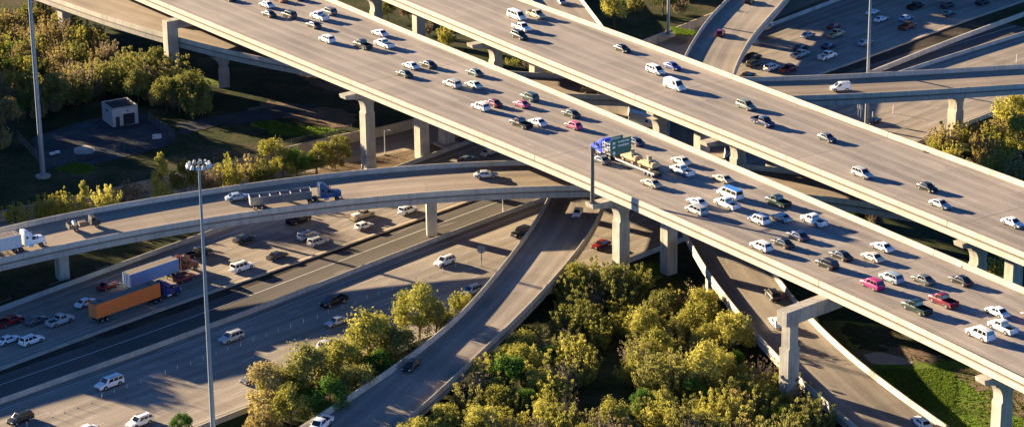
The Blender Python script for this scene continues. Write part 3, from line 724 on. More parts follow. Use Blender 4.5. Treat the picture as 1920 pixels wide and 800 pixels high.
# ------------------------------------------------------------------ trees and bushes
def crown_mesh(name, kind, seed, R_=4.0, H_=7.0, n=1500, leaf=0.42):
    r = random.Random(seed); me_v = []; me_f = []
    lumps = []
    if kind == 'cone':
        for k in range(26):
            t = r.random() ** .9; a = r.random() * 6.283; rad = R_ * (1 - t * .85) * .72 * (r.random() ** .5)
            lumps.append((Vector((rad * math.cos(a), rad * math.sin(a), 0.8 + t * (H_ - 1.2))), R_ * (.38 - .2 * t)))
    elif kind == 'round':
        for k in range(24):
            a = r.random() * 6.283; e = r.uniform(-.55, 1.0); rad = R_ * .66 * math.sqrt(max(0.05, 1 - e * e)) * r.uniform(.65, 1.08)
            lumps.append((Vector((rad * math.cos(a), rad * math.sin(a), H_ * .58 + e * H_ * .36)), R_ * r.uniform(.22, .42)))
    else:          # wild brush of upright sprays
        for k in range(46):
            a = r.random() * 6.283; rad = R_ * .85 * r.random() ** .5; h = H_ * r.uniform(.35, 1.0) * (1 - .45 * (rad / R_) ** 2)
            for q in range(4):
                t = (q + 1) / 4; lumps.append((Vector((rad * (.55 + .45 * t) * math.cos(a), rad * (.55 + .45 * t) * math.sin(a), h * (.3 + .7 * t))), R_ * (.20 - .12 * t)))
    for k in range(n):
        c, lr = lumps[r.randrange(len(lumps))]
        d = Vector((r.gauss(0, 1), r.gauss(0, 1), r.gauss(0, 1))).normalized()
        p = c + d * lr * (r.random() ** .4) * r.uniform(.8, 1.15)
        nrm = (d + Vector((r.gauss(0, .55), r.gauss(0, .55), r.gauss(0, .55) + .3))).normalized()
        u = nrm.orthogonal().normalized(); u = Matrix.Rotation(r.random() * 6.283, 3, nrm) @ u; w = nrm.cross(u)
        s1 = leaf * r.uniform(.45, 1.1) * .5; s2 = s1 * r.uniform(.5, .9)
        if kind == 'brush':
            s1 *= .95; s2 *= .62; u = (u * .5 + Vector((d.x * .3, d.y * .3, 1))).normalized(); w = nrm.cross(u).normalized()
        i = len(me_v)
        me_v += [tuple(p - u * s1), tuple(p - w * s2 + u * s1 * .15), tuple(p + u * s1), tuple(p + w * s2 - u * s1 * .1)]; me_f.append((i, i + 1, i + 2, i + 3))
    me = bpy.data.meshes.new(name); me.from_pydata(me_v, [], me_f); me.update(); return me, lumps
def trunk_mesh(name, lumps, H_, seed, thin=1.0, limbs=11, m='bark'):
    r = random.Random(seed); mb = MB(); top = H_ * .62; lean = Vector((r.uniform(-.3, .3), r.uniform(-.3, .3), 0))
    p = Vector((0, 0, -.3)); rad = .17 * thin
    pts = [p, Vector((0, 0, H_ * .2)) + lean * .3, Vector((0, 0, H_ * .42)) + lean * .7, Vector((0, 0, top)) + lean, Vector((0, 0, H_ * .88)) + lean * 1.2]
    rr = [rad * 1.3, rad, rad * .75, rad * .5, rad * .15]
    for k in range(4): mb.tube(pts[k], pts[k + 1], rr[k], rr[k + 1], 6, 0, False)
    for c, lr in r.sample(lumps, min(limbs, len(lumps))):
        b = pts[1].lerp(pts[3], r.random()); q = b.lerp(c, .55) + Vector((0, 0, -.25)); mb.tube(b, q, rad * .42, rad * .25, 5, 0, False); mb.tube(q, c + Vector((0, 0, lr * .5)), rad * .25, rad * .06, 5, 0, False)
    me_o = mb.build(name, M[m], None); me = me_o.data; bpy.data.objects.remove(me_o); return me
CROWN = {}
def kindset(key, shape, mats, R_, H_, n, leaf, count=3, thin=1.0, limbs=11, m='bark'):
    L_ = []
    for k in range(count):
        me, lumps = crown_mesh('crown', shape, hash_(key) + k * 17, R_, H_, n, leaf); tm = trunk_mesh('trunk', lumps, H_, k * 5 + 1, thin, limbs, m)
        L_.append((me, tm))
    CROWN[key] = (L_, R_, H_, mats)
def hash_(s): return sum(ord(c) * (i + 3) for i, c in enumerate(s))
kindset('round', 'round', None, 4.0, 7.5, 5200, 0.40, 4)
kindset('cone', 'cone', None, 3.2, 8.5, 5000, 0.36, 2)
kindset('brush', 'brush', None, 3.2, 5.5, 4600, 0.38, 5, .6)
kindset('shrub', 'brush', None, 1.6, 2.4, 1300, 0.28, 3, .4)
kindset('bare', 'brush', None, 3.0, 5.8, 1100, 0.26, 3, .55, 110, 'greybark')
MATMESH = {}
GROW = dict(round=1.22, cone=1.15, brush=1.3, shrub=1.35, bare=1.3)
def tree(px, py, kind, leaf, scale, z0=0.0, label='', group=None, name=None, lift=0.5, sz=None):
    Ls, R_, H_, _ = CROWN[kind]; k = rnd.randrange(len(Ls)); me, tm = Ls[k]
    key = (kind, k, leaf)
    if key not in MATMESH:
        m2 = me.copy(); m2.materials.append(M[leaf]); MATMESH[key] = m2
    p = at(px, py, z0 + H_ * scale * lift); p.z = z0
    scale *= GROW.get(kind, 1.25)
    root = empty(name or {'round': 'tree', 'cone': 'conical_tree', 'brush': 'wild_shrub', 'shrub': 'small_bush', 'bare': 'twiggy_shrub'}[kind], p, rnd.random() * 6.283)
    root.scale = (scale, scale, sz or scale * rnd.uniform(.88, 1.12))
    for nm, dat in (('trunk', tm), ('crown', MATMESH[key])):
        o = bpy.data.objects.new(nm, dat); o.parent = root; col.objects.link(o)
    tag(root, label, 'tree' if kind in ('round', 'cone') else 'bush', group); return root
COLN = {'leaf_yellow': 'yellow-green', 'leaf_olive': 'olive', 'leaf_green': 'fresh green', 'leaf_tan': 'tan', 'leaf_dry': 'dry brownish'}
KN = {'round': 'round-crowned tree', 'cone': 'cone-shaped tree', 'brush': 'wild brushy shrub', 'shrub': 'small bush', 'bare': 'half-bare twiggy shrub'}
# hand-placed, told apart one by one: (px, py of crown centre, kind, leaves, scale, base z, label)
for t in [
    (303, 342, 'cone', 'leaf_yellow', 1.12, 0, 'tall yellow cone-shaped tree behind the lorry ramp, left of the round lamp head'),
    (347, 345, 'round', 'leaf_olive', .85, 0, 'green tree just behind the ring of mast lamps'),
    (392, 340, 'brush', 'leaf_dry', 1.05, 0, 'dry reddish bush right of the mast lamp head behind the ramp'),
    (432, 330, 'brush', 'leaf_yellow', 1.05, 0, 'low yellow bush behind the silver sedan following the gravel lorry'),
    (468, 324, 'shrub', 'leaf_tan', 1.9, 0, 'small tan bush behind the gravel trailer'),
    (511, 300, 'round', 'leaf_yellow', .95, 0, 'big yellow tree behind the gravel trailer'),
    (556, 312, 'round', 'leaf_green', .75, 0, 'dark green tree behind the blue lorry cab'),
    (592, 308, 'round', 'leaf_green', .62, 0, 'smaller green tree behind the blue lorry cab, right one'),
    (628, 300, 'brush', 'leaf_tan', .8, 0, 'sparse tan bush left of the tall twin-column pier'),
    (30, 405, 'shrub', 'leaf_yellow', 1.8, 0, 'leftmost little yellow bush poking above the lorry ramp barrier'),
    (85, 393, 'brush', 'leaf_yellow', 1.0, 0, 'yellow bush above the ramp barrier near the left edge'),
    (122, 387, 'brush', 'leaf_yellow', .95, 0, 'yellow bush above the ramp barrier, behind the service lorry'),
    (158, 380, 'cone', 'leaf_yellow', .8, 0, 'pointed yellow tree behind the dark service lorry'),
    (198, 382, 'shrub', 'leaf_yellow', 2.0, 0, 'low yellow bush right of the pointed yellow tree'),
    (247, 368, 'shrub', 'leaf_dry', 1.9, 0, 'dry low bush between yellow bushes and tall cone tree'),
    (500, 745, 'round', 'leaf_tan', 1.0, 0, 'tan-leaved tree hiding a dark sedan at lower left of the grove'),
    (492, 790, 'brush', 'leaf_tan', 1.1, 0, 'tan brush at the bottom edge left of the grove'),
    (580, 718, 'round', 'leaf_olive', 1.22, 0, 'dense dark olive tree in the lower part of the grove by the freeway'),
    (545, 775, 'round', 'leaf_yellow', .9, 0, 'yellow tree at the bottom edge of the roadside grove'),
    (620, 765, 'round', 'leaf_green', .9, 0, 'dark green tree at the bottom edge beside the ramp wall'),
    (640, 684, 'round', 'leaf_yellow', 1.15, 0, 'yellow-green tree next to the partly hidden silver pickup'),
    (670, 725, 'round', 'leaf_olive', .95, 0, 'olive tree in the middle of the grove along the ramp wall'),
    (696, 650, 'round', 'leaf_yellow', 1.25, 0, 'large golden tree in the middle of the roadside grove'),
    (742, 660, 'round', 'leaf_olive', 1.05, 0, 'olive tree between the golden tree and the ramp wall'),
    (712, 700, 'round', 'leaf_green', .85, 0, 'green tree tucked against the ramp wall in the grove'),
    (786, 600, 'round', 'leaf_yellow', 1.2, 0, 'tall golden tree near the right end of the roadside grove'),
    (818, 612, 'round', 'leaf_olive', .9, 0, 'olive tree right of the tall golden tree by the ramp wall'),
    (835, 592, 'brush', 'leaf_olive', .7, 0, 'olive brush at the right end of the roadside grove'),
    (862, 570, 'brush', 'leaf_yellow', .7, 0, 'yellow bush at the ramp wall below the blue-grey car'),
    (342, 800, 'round', 'leaf_green', .55, 0, 'small green tree top at the bottom edge beside the mast'),
    (1152, 28, 'round', 'leaf_yellow', .95, WALL_H, 'yellow tree behind the far deck next to the short ramp'),
    (1190, 8, 'brush', 'leaf_olive', .9, WALL_H, 'olive brush right of the yellow tree at the top edge'),
    (1243, 6, 'round', 'leaf_olive', .9, WALL_H, 'olive tree at the top edge left of the steel mast'),
    (1275, 14, 'brush', 'leaf_dry', .7, WALL_H, 'thin dry bush right of the mast foot at the top'),
    (765, 20, 'brush', 'leaf_dry', .8, WALL_H, 'dry bush in the gap beside the topmost pier'),
    (727, 22, 'round', 'leaf_olive', .6, WALL_H, 'green tree in the gap right of the topmost pier'),
    (835, 72, 'brush', 'leaf_yellow', .8, WALL_H, 'yellow-green bush in the gap between the decks, left of the cap'),
    (800, 55, 'brush', 'leaf_dry', .6, WALL_H, 'brown bush in the gap between the decks'),
    (958, 126, 'shrub', 'leaf_yellow', 1.3, 0, 'yellow bush in the gap right of the slanted cap'),
    (985, 134, 'shrub', 'leaf_dry', 1.1, 0, 'brown bush in the gap next to the yellow one'),
    (1605, 395, 'brush', 'leaf_green', .8, 0, 'green bush in the dark gap right of the ramp end'),
    (1640, 408, 'brush', 'leaf_dry', .7, 0, 'brown bush in the dark gap right of the green one'),
    (1868, 505, 'shrub', 'leaf_yellow', 1.4, 0, 'small bright bush in the dark gap between two pier columns'),
    (1775, 265, 'brush', 'leaf_tan', 1.15, 0, 'dry orange-brown bush left of the tall flyover column'),
    (1753, 262, 'brush', 'leaf_dry', .8, 0, 'brown bush left of the orange-brown bush by the far deck'),
    (1832, 275, 'brush', 'leaf_tan', .85, 0, 'tan bush right of the tall flyover column'),
    (1900, 222, 'round', 'leaf_yellow', 1.2, 0, 'bright yellow-green tree at the right edge above the far deck'),
    (1862, 262, 'brush', 'leaf_yellow', 1.1, 0, 'yellow-green shrub between tan bush and bright tree at right'),
    (1915, 268, 'round', 'leaf_yellow', 1.0, 0, 'olive tree at the right edge below the bright one'),
    (1878, 300, 'brush', 'leaf_yellow', 1.0, 0, 'yellow brush right above the far deck barrier at the right edge'),
    (1840, 292, 'brush', 'leaf_tan', .8, 0, 'low tan brush touching the far deck barrier'),
    (1910, 318, 'brush', 'leaf_tan', .9, 0, 'tan brush at the right edge directly behind the barrier'),
    (1050, 535, 'brush', 'leaf_yellow', .9, 0, 'yellowish shrub left of the sign pier foot'),
    (1085, 515, 'brush', 'leaf_olive', .6, 0, 'small olive shrub at the end of the curving ramp wall'),
    (1140, 532, 'brush', 'leaf_olive', 1.0, 0, 'olive shrub in front of the sign pier column'),
    (1510, 668, 'round', 'leaf_green', .55, 0, 'fresh green small tree right of the portal column foot'),
    (1478, 690, 'brush', 'leaf_tan', 1.0, 0, 'golden tan brush at the portal column foot'),
    (1490, 738, 'brush', 'leaf_tan', 1.0, 0, 'reddish tan brush beside the lower right ramp'),
    (1530, 790, 'brush', 'leaf_olive', 1.1, 0, 'olive brush at the bottom beside the lower right ramp'),
    (332, 160, 'round', 'leaf_yellow', .75, WALL_H, 'yellow-green tree at the foot of the straddle pier'),
    (290, 150, 'brush', 'leaf_yellow', .7, WALL_H, 'yellow shrub left of the straddle pier foot'),
    (355, 190, 'brush', 'leaf_olive', .7, WALL_H, 'dark olive shrub right of the small block building'),
    (10, 225, 'round', 'leaf_tan', .9, WALL_H, 'reddish tan tree at the left edge beside the tall mast'),
    (2, 262, 'brush', 'leaf_tan', .8, WALL_H, 'tan bush at the left edge below the reddish tree'),
]: tree(*t[:6], label=t[6])

def inside(p, poly):
    x, y = p; c = False
    for (x0, y0), (x1, y1) in zip(poly, poly[1:] + poly[:1]):
        if (y0 > y) != (y1 > y) and x < (x1 - x0) * (y - y0) / (y1 - y0) + x0: c = not c
    return c
def thicket(poly, z0, n, kinds, spacing, where, group, clear=(), lift=.5):
    """scatter in photo-ground positions: poly holds pixels of the ground the stems stand on"""
    P = []; xs = [a for a, b in poly]; ys = [b for a, b in poly]; tries = 0
    while len(P) < n and tries < 12000:
        tries += 1; x, y = rnd.uniform(min(xs), max(xs)), rnd.uniform(min(ys), max(ys))
        if not inside((x, y), poly): continue
        w = at(x, y, z0)
        if any((w - q).length < spacing for q in P): continue
        if any(ROADS[k].dist_to(w, ) < 3.4 for k in clear): continue
        P.append(w); kind, leaf, s = rnd.choice(kinds); s *= rnd.uniform(.75, 1.2)
        t = tree(x, y, kind, leaf, s, z0, f'{COLN[leaf]} {KN[kind]} {where}', f'{COLN[leaf]} {KN[kind]}s {group}', lift=0.0)
# grove in the lower middle between the two turning ramps
MID = [('round', 'leaf_yellow', .75), ('brush', 'leaf_yellow', 1.0), ('brush', 'leaf_olive', 1.15), ('brush', 'leaf_yellow', 1.15), ('brush', 'leaf_olive', 1.0), ('round', 'leaf_green', .7), ('bare', 'leaf_dry', 1.05), ('bare', 'leaf_dry', 1.15), ('brush', 'leaf_olive', 1.2), ('round', 'leaf_olive', .75)]
thicket([(905, 672), (985, 610), (1070, 560), (1160, 560), (1200, 575), (1190, 640), (1110, 665), (1085, 720), (1040, 780), (900, 730)], 0, 34, MID, 3.5, 'in the left half of the dense middle grove', 'in the grove, left half', ('G',))
thicket([(1200, 600), (1290, 580), (1390, 620), (1440, 690), (1490, 760), (1540, 860), (1480, 900), (1330, 880), (1200, 800), (1170, 700)], 0, 66, MID + [('round', 'leaf_yellow', 1.0), ('brush', 'leaf_tan', 1.0)], 3.5, 'in the right half of the dense middle grove', 'in the grove, right half', ('J',))
thicket([(760, 770), (860, 720), (920, 740), (1010, 790), (1100, 800), (1200, 850), (1300, 890), (1200, 900), (900, 900), (700, 880)], 0, 40, [('round', 'leaf_yellow', .8), ('brush', 'leaf_tan', .9), ('round', 'leaf_green', .65), ('brush', 'leaf_yellow', .9), ('bare', 'leaf_dry', 1.0), ('brush', 'leaf_yellow', 1.0), ('brush', 'leaf_olive', 1.0)], 3.8, 'along the bottom edge between ramp and shadowed clearing', 'along the bottom edge', ('G',))
thicket([(500, 790), (600, 760), (700, 700), (790, 650), (850, 605), (835, 590), (760, 625), (690, 670), (600, 700), (520, 740)], 0, 20, [('brush', 'leaf_yellow', 1.0), ('round', 'leaf_yellow', .75), ('brush', 'leaf_olive', 1.0), ('round', 'leaf_green', .65), ('brush', 'leaf_yellow', .9)], 3.6, 'filling the roadside grove by the freeway', 'in the roadside grove', ('G', 'F2'))
# wild slope upper left
BR = [('brush', 'leaf_tan', .95), ('bare', 'leaf_tan', 1.0), ('brush', 'leaf_tan', .85), ('brush', 'leaf_olive', 1.0), ('brush', 'leaf_yellow', 1.0), ('brush', 'leaf_yellow', .85), ('brush', 'leaf_dry', .9), ('brush', 'leaf_tan', .8), ('brush', 'leaf_olive', 1.1), ('shrub', 'leaf_green', 1.3)]
thicket([(-60, 60), (60, 40), (120, 50), (190, 80), (230, 125), (320, 170), (370, 215), (350, 230), (280, 195), (240, 175), (180, 180), (100, 215), (20, 240), (-80, 250)], WALL_H, 150, BR, 3.3, 'on the overgrown slope above the block building', 'on the overgrown slope', ())
thicket([(90, 215), (190, 185), (280, 200), (380, 228), (395, 208), (300, 165), (180, 165)], WALL_H, 16, [('brush', 'leaf_olive', 1.45), ('round', 'leaf_olive', 1.0), ('brush', 'leaf_dry', 1.35)], 4.5, 'crowded behind the block building', 'behind the block building', ())
thicket([(480, 340), (560, 322), (640, 305), (650, 318), (560, 338), (490, 352)], 0, 6, [('round', 'leaf_yellow', .8), ('round', 'leaf_olive', .8), ('brush', 'leaf_olive', 1.0)], 4.5, 'in the row behind the gravel lorry', 'behind the gravel lorry', ())
thicket([(1745, 285), (1800, 268), (1850, 262), (1925, 240), (1960, 300), (1930, 370), (1860, 340), (1790, 315)], 0, 18, [('brush', 'leaf_tan', 1.0), ('brush', 'leaf_yellow', 1.0), ('brush', 'leaf_tan', .8), ('brush', 'leaf_yellow', .8)], 3.8, 'in the bushes behind the far deck at right', 'behind the far deck at right', ())
# tall woods just beyond the left and top edges; their long shadows lie over the freeway
def tall(p, z0, sc, where):
    key = ('round', rnd.randrange(4), 'leaf_olive'); me, tm = CROWN['round'][0][key[1]]
    if key not in MATMESH: m2 = me.copy(); m2.materials.append(M['leaf_olive']); MATMESH[key] = m2
    root = empty('tree', (p.x, p.y, z0), rnd.random() * 6.283); root.scale = (sc * .9, sc * .9, sc * 1.15)
    for nm, dat in (('trunk', tm), ('crown', MATMESH[key])):
        o = bpy.data.objects.new(nm, dat); o.parent = root; col.objects.link(o)
    tag(root, 'tall olive tree ' + where, 'tree', 'tall trees ' + where)
for k in range(16):
    tall(at(-75 - rnd.random() * 90, 188 + k * 5.5, 0), 0, 1.4 if 196 < 188 + k * 5.5 < 250 else rnd.uniform(2.5, 3.0), 'beyond the left edge')
for k in range(44):
    x = -120 - rnd.random() ** .8 * 260; y = 118 + k * 10.5; hmax = (10.5 + (-20 - x) / 7.1 * .205) / 8.7
    tall(at(x, y, 0), 0, min(2.4, hmax if y > 280 else (1.0 if y < 185 else (1.5 if 196 < y < 250 else 2.9))), 'beyond the left edge')
nF = len(Fn.N)
def pix(p):
    v = p - Vector((0, 0, CAM_H)); zz = v.dot(_fw); return 960 + F_PX * v.dot(CR) / zz, 400 - F_PX * v.dot(CU) / zz
for i in range(nF - 75, nF - 1, 2):
    for k in range(2):
        p = Fn.ptf(i, -rnd.uniform(4, 14)); px, py = pix(p)
        if px > 1490 and py < -8: tall(p, 0, rnd.uniform(1.7, 2.4), 'beyond the top edge along the freeway')
for k in range(22):
    tall(at(1130 + k * 9.5, -8 - rnd.random() * 45, 0), 0, rnd.uniform(1.4, 1.9), 'beyond the top edge by the mast')
# grass tufts on the lit lawns
def tufts(regions, n, name='grass', m='blade', h=0.4):
    mv = []; mf = []
    for k in range(n):
        poly, z = regions[k % len(regions)]; xs = [a for a, b in poly]; ys = [b for a, b in poly]
        x, y = rnd.uniform(min(xs), max(xs)), rnd.uniform(min(ys), max(ys))
        if not inside((x, y), poly): continue
        p = at(x, y, z); 
        for q in range(3):
            a = rnd.random() * 6.283; d = Vector((math.cos(a), math.sin(a), 0)) * rnd.uniform(.08, .2); hh = rnd.uniform(.4, 1) * h; c = p + Vector((rnd.uniform(-.3, .3), rnd.uniform(-.3, .3), 0)); ln = Vector((rnd.uniform(-.15, .15), rnd.uniform(-.15, .15), hh))
            i = len(mv); mv += [tuple(c - d), tuple(c + d), tuple(c + ln)]; mf.append((i, i + 1, i + 2))
    me = bpy.data.meshes.new(name); me.from_pydata(mv, [], mf); me.materials.append(M[m]); o = bpy.data.objects.new(name, me); col.objects.link(o); tag(o, kind='stuff')
tufts([([(1640, 690), (1720, 690), (1900, 690), (1960, 900), (1850, 860), (1760, 790)], ZB), ([(1660, 690), (1790, 690), (1790, 760), (1740, 770)], ZB)], 8000, h=.28)
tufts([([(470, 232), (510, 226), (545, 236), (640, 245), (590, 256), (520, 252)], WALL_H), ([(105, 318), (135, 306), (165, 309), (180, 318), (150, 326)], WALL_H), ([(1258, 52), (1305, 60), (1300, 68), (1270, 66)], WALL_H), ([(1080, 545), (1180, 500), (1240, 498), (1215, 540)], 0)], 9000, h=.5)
# ------------------------------------------------------------------ vehicles
def body_loft(mb, L, W, st, zb=0.24, mi=0):
    """st: (x, ztop, halfwidth factor, crown)"""
    rings = []
    for x, zt, wf in st:
        h = W / 2 * wf
        half = [(h * .80, zb), (h * .97, zb + .12), (h, zb + (zt - zb) * .45), (h * .985, zt - .16), (h * .90, zt - .02), (h * .55, zt + .015)]
        rings.append([Vector((x, y, z)) for y, z in half] + [Vector((x, -y, z)) for y, z in half[::-1]])
    mb.sweep(rings, mi)
def panel(name, P, m, parent, out, th=0.02):
    """thin closed pane from 4 corner points pushed outwards"""
    mb = MB(); n = (P[1] - P[0]).cross(P[3] - P[0]).normalized()
    if n.dot(out) < 0: n = -n
    A = [p + n * .012 for p in P]; B = [p + n * (.012 - th) for p in P]
    mb.hexa(B + A); return mb.build(name, m, parent)
def inset(P, u0, u1, v0, v1):
    def q(u, v): return P[0].lerp(P[1], u).lerp(P[3].lerp(P[2], u), v)
    return [q(u0, v0), q(u1, v0), q(u1, v1), q(u0, v1)]
def wheel(parent, x, y, r=0.33, w=0.22, mats=None):
    s = 1 if y > 0 else -1
    mb = MB(); mb.tube((0, -w / 2, 0), (0, w / 2, 0), r, r, 14)
    o = mb.build('wheel', M['tyre'], parent, smooth=True); o.location = (x, y, r)
    mb = MB(); mb.tube((0, s * (w / 2 - .03), 0), (0, s * (w / 2 + .012), 0), r * .64, r * .58, 10); rm = mb.build('rim', M['rim'], o); return o
VP = {}
def vehicle(kind):
    K = dict(sedan=(4.85, 1.85, 1.44), hatch=(4.35, 1.80, 1.50), coupe=(4.5, 1.85, 1.34), suv=(4.85, 1.93, 1.76), bigsuv=(5.4, 2.05, 1.92), pickup=(5.8, 2.02, 1.90), minivan=(5.05, 1.98, 1.76), van=(5.9, 2.05, 2.15), passvan=(5.7, 2.02, 2.1), smallvan=(4.6, 1.85, 1.95))[kind]
    L, W, H = K; f = L / 2; root = empty(kind)
    if kind in ('sedan', 'hatch', 'coupe'):
        bl = .93; st = [(-f, .62, .80), (-f + .08, .80, .90), (-f + .45, .93 if kind == 'sedan' else .95, .98), (-1.2, .94, 1), (.4, .92, 1), (1.15, .90, 1), (f - .55, .78, .97), (f - .12, .66, .88), (f, .55, .76)]
        g = dict(sedan=(-1.85, -1.0, .35, 1.15), hatch=(-2.0, -1.45, .30, 1.1), coupe=(-1.95, -.75, .15, .95))[kind]
    elif kind in ('suv', 'bigsuv'):
        bl = 1.08 if kind == 'suv' else 1.15; st = [(-f, .85, .86), (-f + .06, bl - .03, .93), (-f + .5, bl, 1), (0, bl, 1), (1.2, bl - .02, 1), (f - .5, bl - .12, .97), (f - .1, bl - .25, .90), (f, .65, .82)]
        g = (-f + .12, -f + .45, .50, 1.25) if kind == 'suv' else (-f + .12, -f + .35, .75, 1.40)
    elif kind == 'pickup':
        bl = 1.18; st = [(-f, .72, .93), (-.62, .74, .99), (-.60, bl, 1), (.3, bl, 1), (1.5, bl - .02, 1), (f - .4, bl - .08, .98), (f - .08, bl - .22, .93), (f, .75, .86)]
        g = (-.60, -.42, .95, 1.60)
    elif kind == 'minivan':
        bl = 1.02; st = [(-f, .8, .86), (-f + .06, bl, .94), (-f + .5, bl, 1), (0, bl, 1), (1.5, bl - .03, 1), (f - .35, .85, .95), (f - .05, .7, .86), (f, .55, .8)]
        g = (-f + .12, -f + .38, .75, 1.95)
    elif kind == 'smallvan':
        bl = 1.1; st = [(-f, 1.0, .92), (-f + .06, bl, .97), (0, bl, 1), (1.2, bl - .03, 1), (f - .35, .92, .95), (f, .6, .84)]
        g = (-f + .05, -f + .14, .45, 1.45)
    else:
        bl = 1.2; st = [(-f, .9, .93), (-f + .05, bl, .97), (0, bl, 1), (1.9, bl - .05, 1), (f - .25, 1.0, .96), (f - .03, .8, .9), (f, .6, .84)]
        g = (-f + .04, -f + .16, 1.25, 2.05)
    mb = MB(); body_loft(mb, L, W, st)
    b0, r0, r1, b1 = g; zb, zt = bl - .03, H; hb, hr = W / 2 * .93, W / 2 * (.74 if kind in ('sedan', 'hatch', 'coupe') else .82)
    base = [Vector((b0, -hb, zb)), Vector((b1, -hb * .96, zb - .02)), Vector((b1, hb * .96, zb - .02)), Vector((b0, hb, zb))]
    top = [Vector((r0, -hr, zt - .03)), Vector((r1, -hr * .97, zt - .01)), Vector((r1, hr * .97, zt - .01)), Vector((r0, hr, zt - .03))]
    g2 = MB(); g2.hexa(base + top); go = g2.build('tmp', M['paint'], None, bevel=0.07)
    i0 = len(mb.v); me = go.data
    for v in me.vertices: mb.v.append(tuple(v.co))
    for p in me.polygons: mb.f.append(tuple(i0 + q for q in p.vertices)); mb.m.append(0); mb.uv.append([(0, 0)] * len(p.vertices))
    bpy.data.objects.remove(go)
    wb = {'pickup': (-1.75, 1.85), 'van': (-1.75, 1.85), 'passvan': (-1.75, 1.8)}.get(kind, (-L * .29, L * .30)); rw = .39 if kind in ('pickup', 'bigsuv') else .345
    hood_gap = []
    for x in wb:                                              # dark wheel arches
        for s in (-1, 1):
            n = 9; c = Vector((x, s * W / 2 * 1.003, rw + .02)); pr = [(math.cos(math.pi * k / n) * (rw + .09), math.sin(math.pi * k / n) * (rw + .09)) for k in range(n + 1)]
            mb.prism(pr, lambda p: c + Vector((p[0], -s * .12, p[1])), lambda p: c + Vector((p[0], s * .004, p[1])), 1)
    for s in (-1, 1):
        mb.box((b1 - .30, s * (hb + .12), bl + .08), (.14, .20, .13), 0)
        mb.box((0, s * W / 2 * .965, .27), (L * .5, .06, .10), 1)
    mb.box((f - .03, 0, .50), (.06, W * .55, .22), 1); mb.box((f - .02, 0, .30), (.07, W * .8, .10), 1); mb.box((-f + .02, 0, .36), (.08, W * .82, .12), 1)
    if kind in ('suv', 'bigsuv', 'minivan'):
        for s in (-1, 1): mb.box(((r0 + r1) / 2, s * hr * .86, H + .02), ((r1 - r0) * .85, .04, .05), 1)
    if kind in ('van', 'passvan'): mb.box((f - .5, 0, bl - .02), (.7, W * .7, .05), 0)
    body = mb.build('body', [M['paint'], M['trim']], root, smooth=True, sharp=32)
    if kind == 'pickup':
        mb = MB(); x0, x1 = -f + .02, -.62; z0, z1 = .70, 1.20
        for s in (-1, 1): mb.box(((x0 + x1) / 2, s * (W / 2 * .955), (z0 + z1) / 2), (x1 - x0, .10, z1 - z0), 0)
        mb.box((x0 + .05, 0, (z0 + z1) / 2 - .01), (.09, W * .86, z1 - z0 - .02), 0)
        mb.box(((x0 + x1) / 2, 0, .78), (x1 - x0 - .1, W * .84, .06), 1)
        mb.build('cargo_bed', [M['paint'], M['trim']], root)
    ws = [base[1], base[2], top[2], top[1]]; panel('windshield', inset(ws, .07, .93, .10, .92), M['glass'], root, Vector((1, 0, .5)))
    rs = [base[0], base[3], top[3], top[0]]
    if kind not in ('van', 'smallvan'): panel('rear_window', inset(rs, .09, .91, .18, .90), M['glass'], root, Vector((-1, 0, .4)))
    for s in (0, 1):
        sp = [base[0], base[1], top[1], top[0]] if s == 0 else [base[3], base[2], top[2], top[3]]; out = Vector((0, -1 if s == 0 else 1, .2)); mb = MB()
        if kind in ('van', 'smallvan'): segs = [(.70, .92)]
        elif kind == 'passvan': segs = [(.04, .33), (.36, .66), (.69, .92)]
        elif kind in ('suv', 'bigsuv', 'minivan'): segs = [(.05, .28), (.32, .58), (.62, .88)]
        elif kind == 'pickup': segs = [(.10, .46), (.50, .84)]
        else: segs = [(.16, .48), (.52, .86)]
        for u0, u1 in segs:
            P = inset(sp, u0, u1, .14, .86); n = (P[1] - P[0]).cross(P[3] - P[0]).normalized()
            if n.dot(out) < 0: n = -n
            mb.hexa([p - n * .01 for p in P] + [p + n * .014 for p in P])
        mb.build('side_window', M['glass'], root)
    for x in wb:
        for s in (-1, 1): wheel(root, x, s * (W / 2 - .10), rw)
    hz = st[-2][1] - .08
    for s in (-1, 1):
        mb = MB(); mb.box((f - .10, s * W * .37, hz), (.20, .34, .15)); mb.build('headlight', M['headlamp'], root, bevel=.03)
        mb = MB(); tz = .80 if kind in ('sedan', 'hatch', 'coupe') else .98
        mb.box((-f + .05, s * W * .40, tz), (.12, .26 if tz < .9 else .16, .14 if tz < .9 else .34)); mb.build('tail_light', M['tail'], root, bevel=.03)
    return root
KINDS_V = ('sedan', 'hatch', 'coupe', 'suv', 'bigsuv', 'pickup', 'minivan', 'van', 'passvan', 'smallvan')
for k in KINDS_V: VP[k] = vehicle(k)
TREE_ = {k: tree_of(VP[k]) for k in KINDS_V}; USED = set()
CV = dict(white=(.78, .78, .77), cream=(.62, .57, .46), silver=(.42, .43, .44), grey=(.10, .11, .125), dgrey=(.03, .033, .038), black=(.006, .007, .009), navy=(.012, .02, .07), blue=(.02, .06, .30), lblue=(.28, .36, .45),
          pink=(.62, .09, .20), magenta=(.45, .03, .15), maroon=(.16, .012, .03), red=(.20, .010, .012), beige=(.42, .34, .23), gold=(.45, .39, .29), mint=(.52, .62, .54), teal=(.03, .07, .075), dgreen=(.012, .03, .024), sage=(.16, .19, .15), orange=(.45, .12, .05), brown=(.09, .035, .02))
CATN = dict(sedan='sedan', hatch='hatchback', coupe='coupe', suv='SUV', bigsuv='SUV', pickup='pickup truck', minivan='minivan', van='cargo van', passvan='passenger van', smallvan='cargo van')
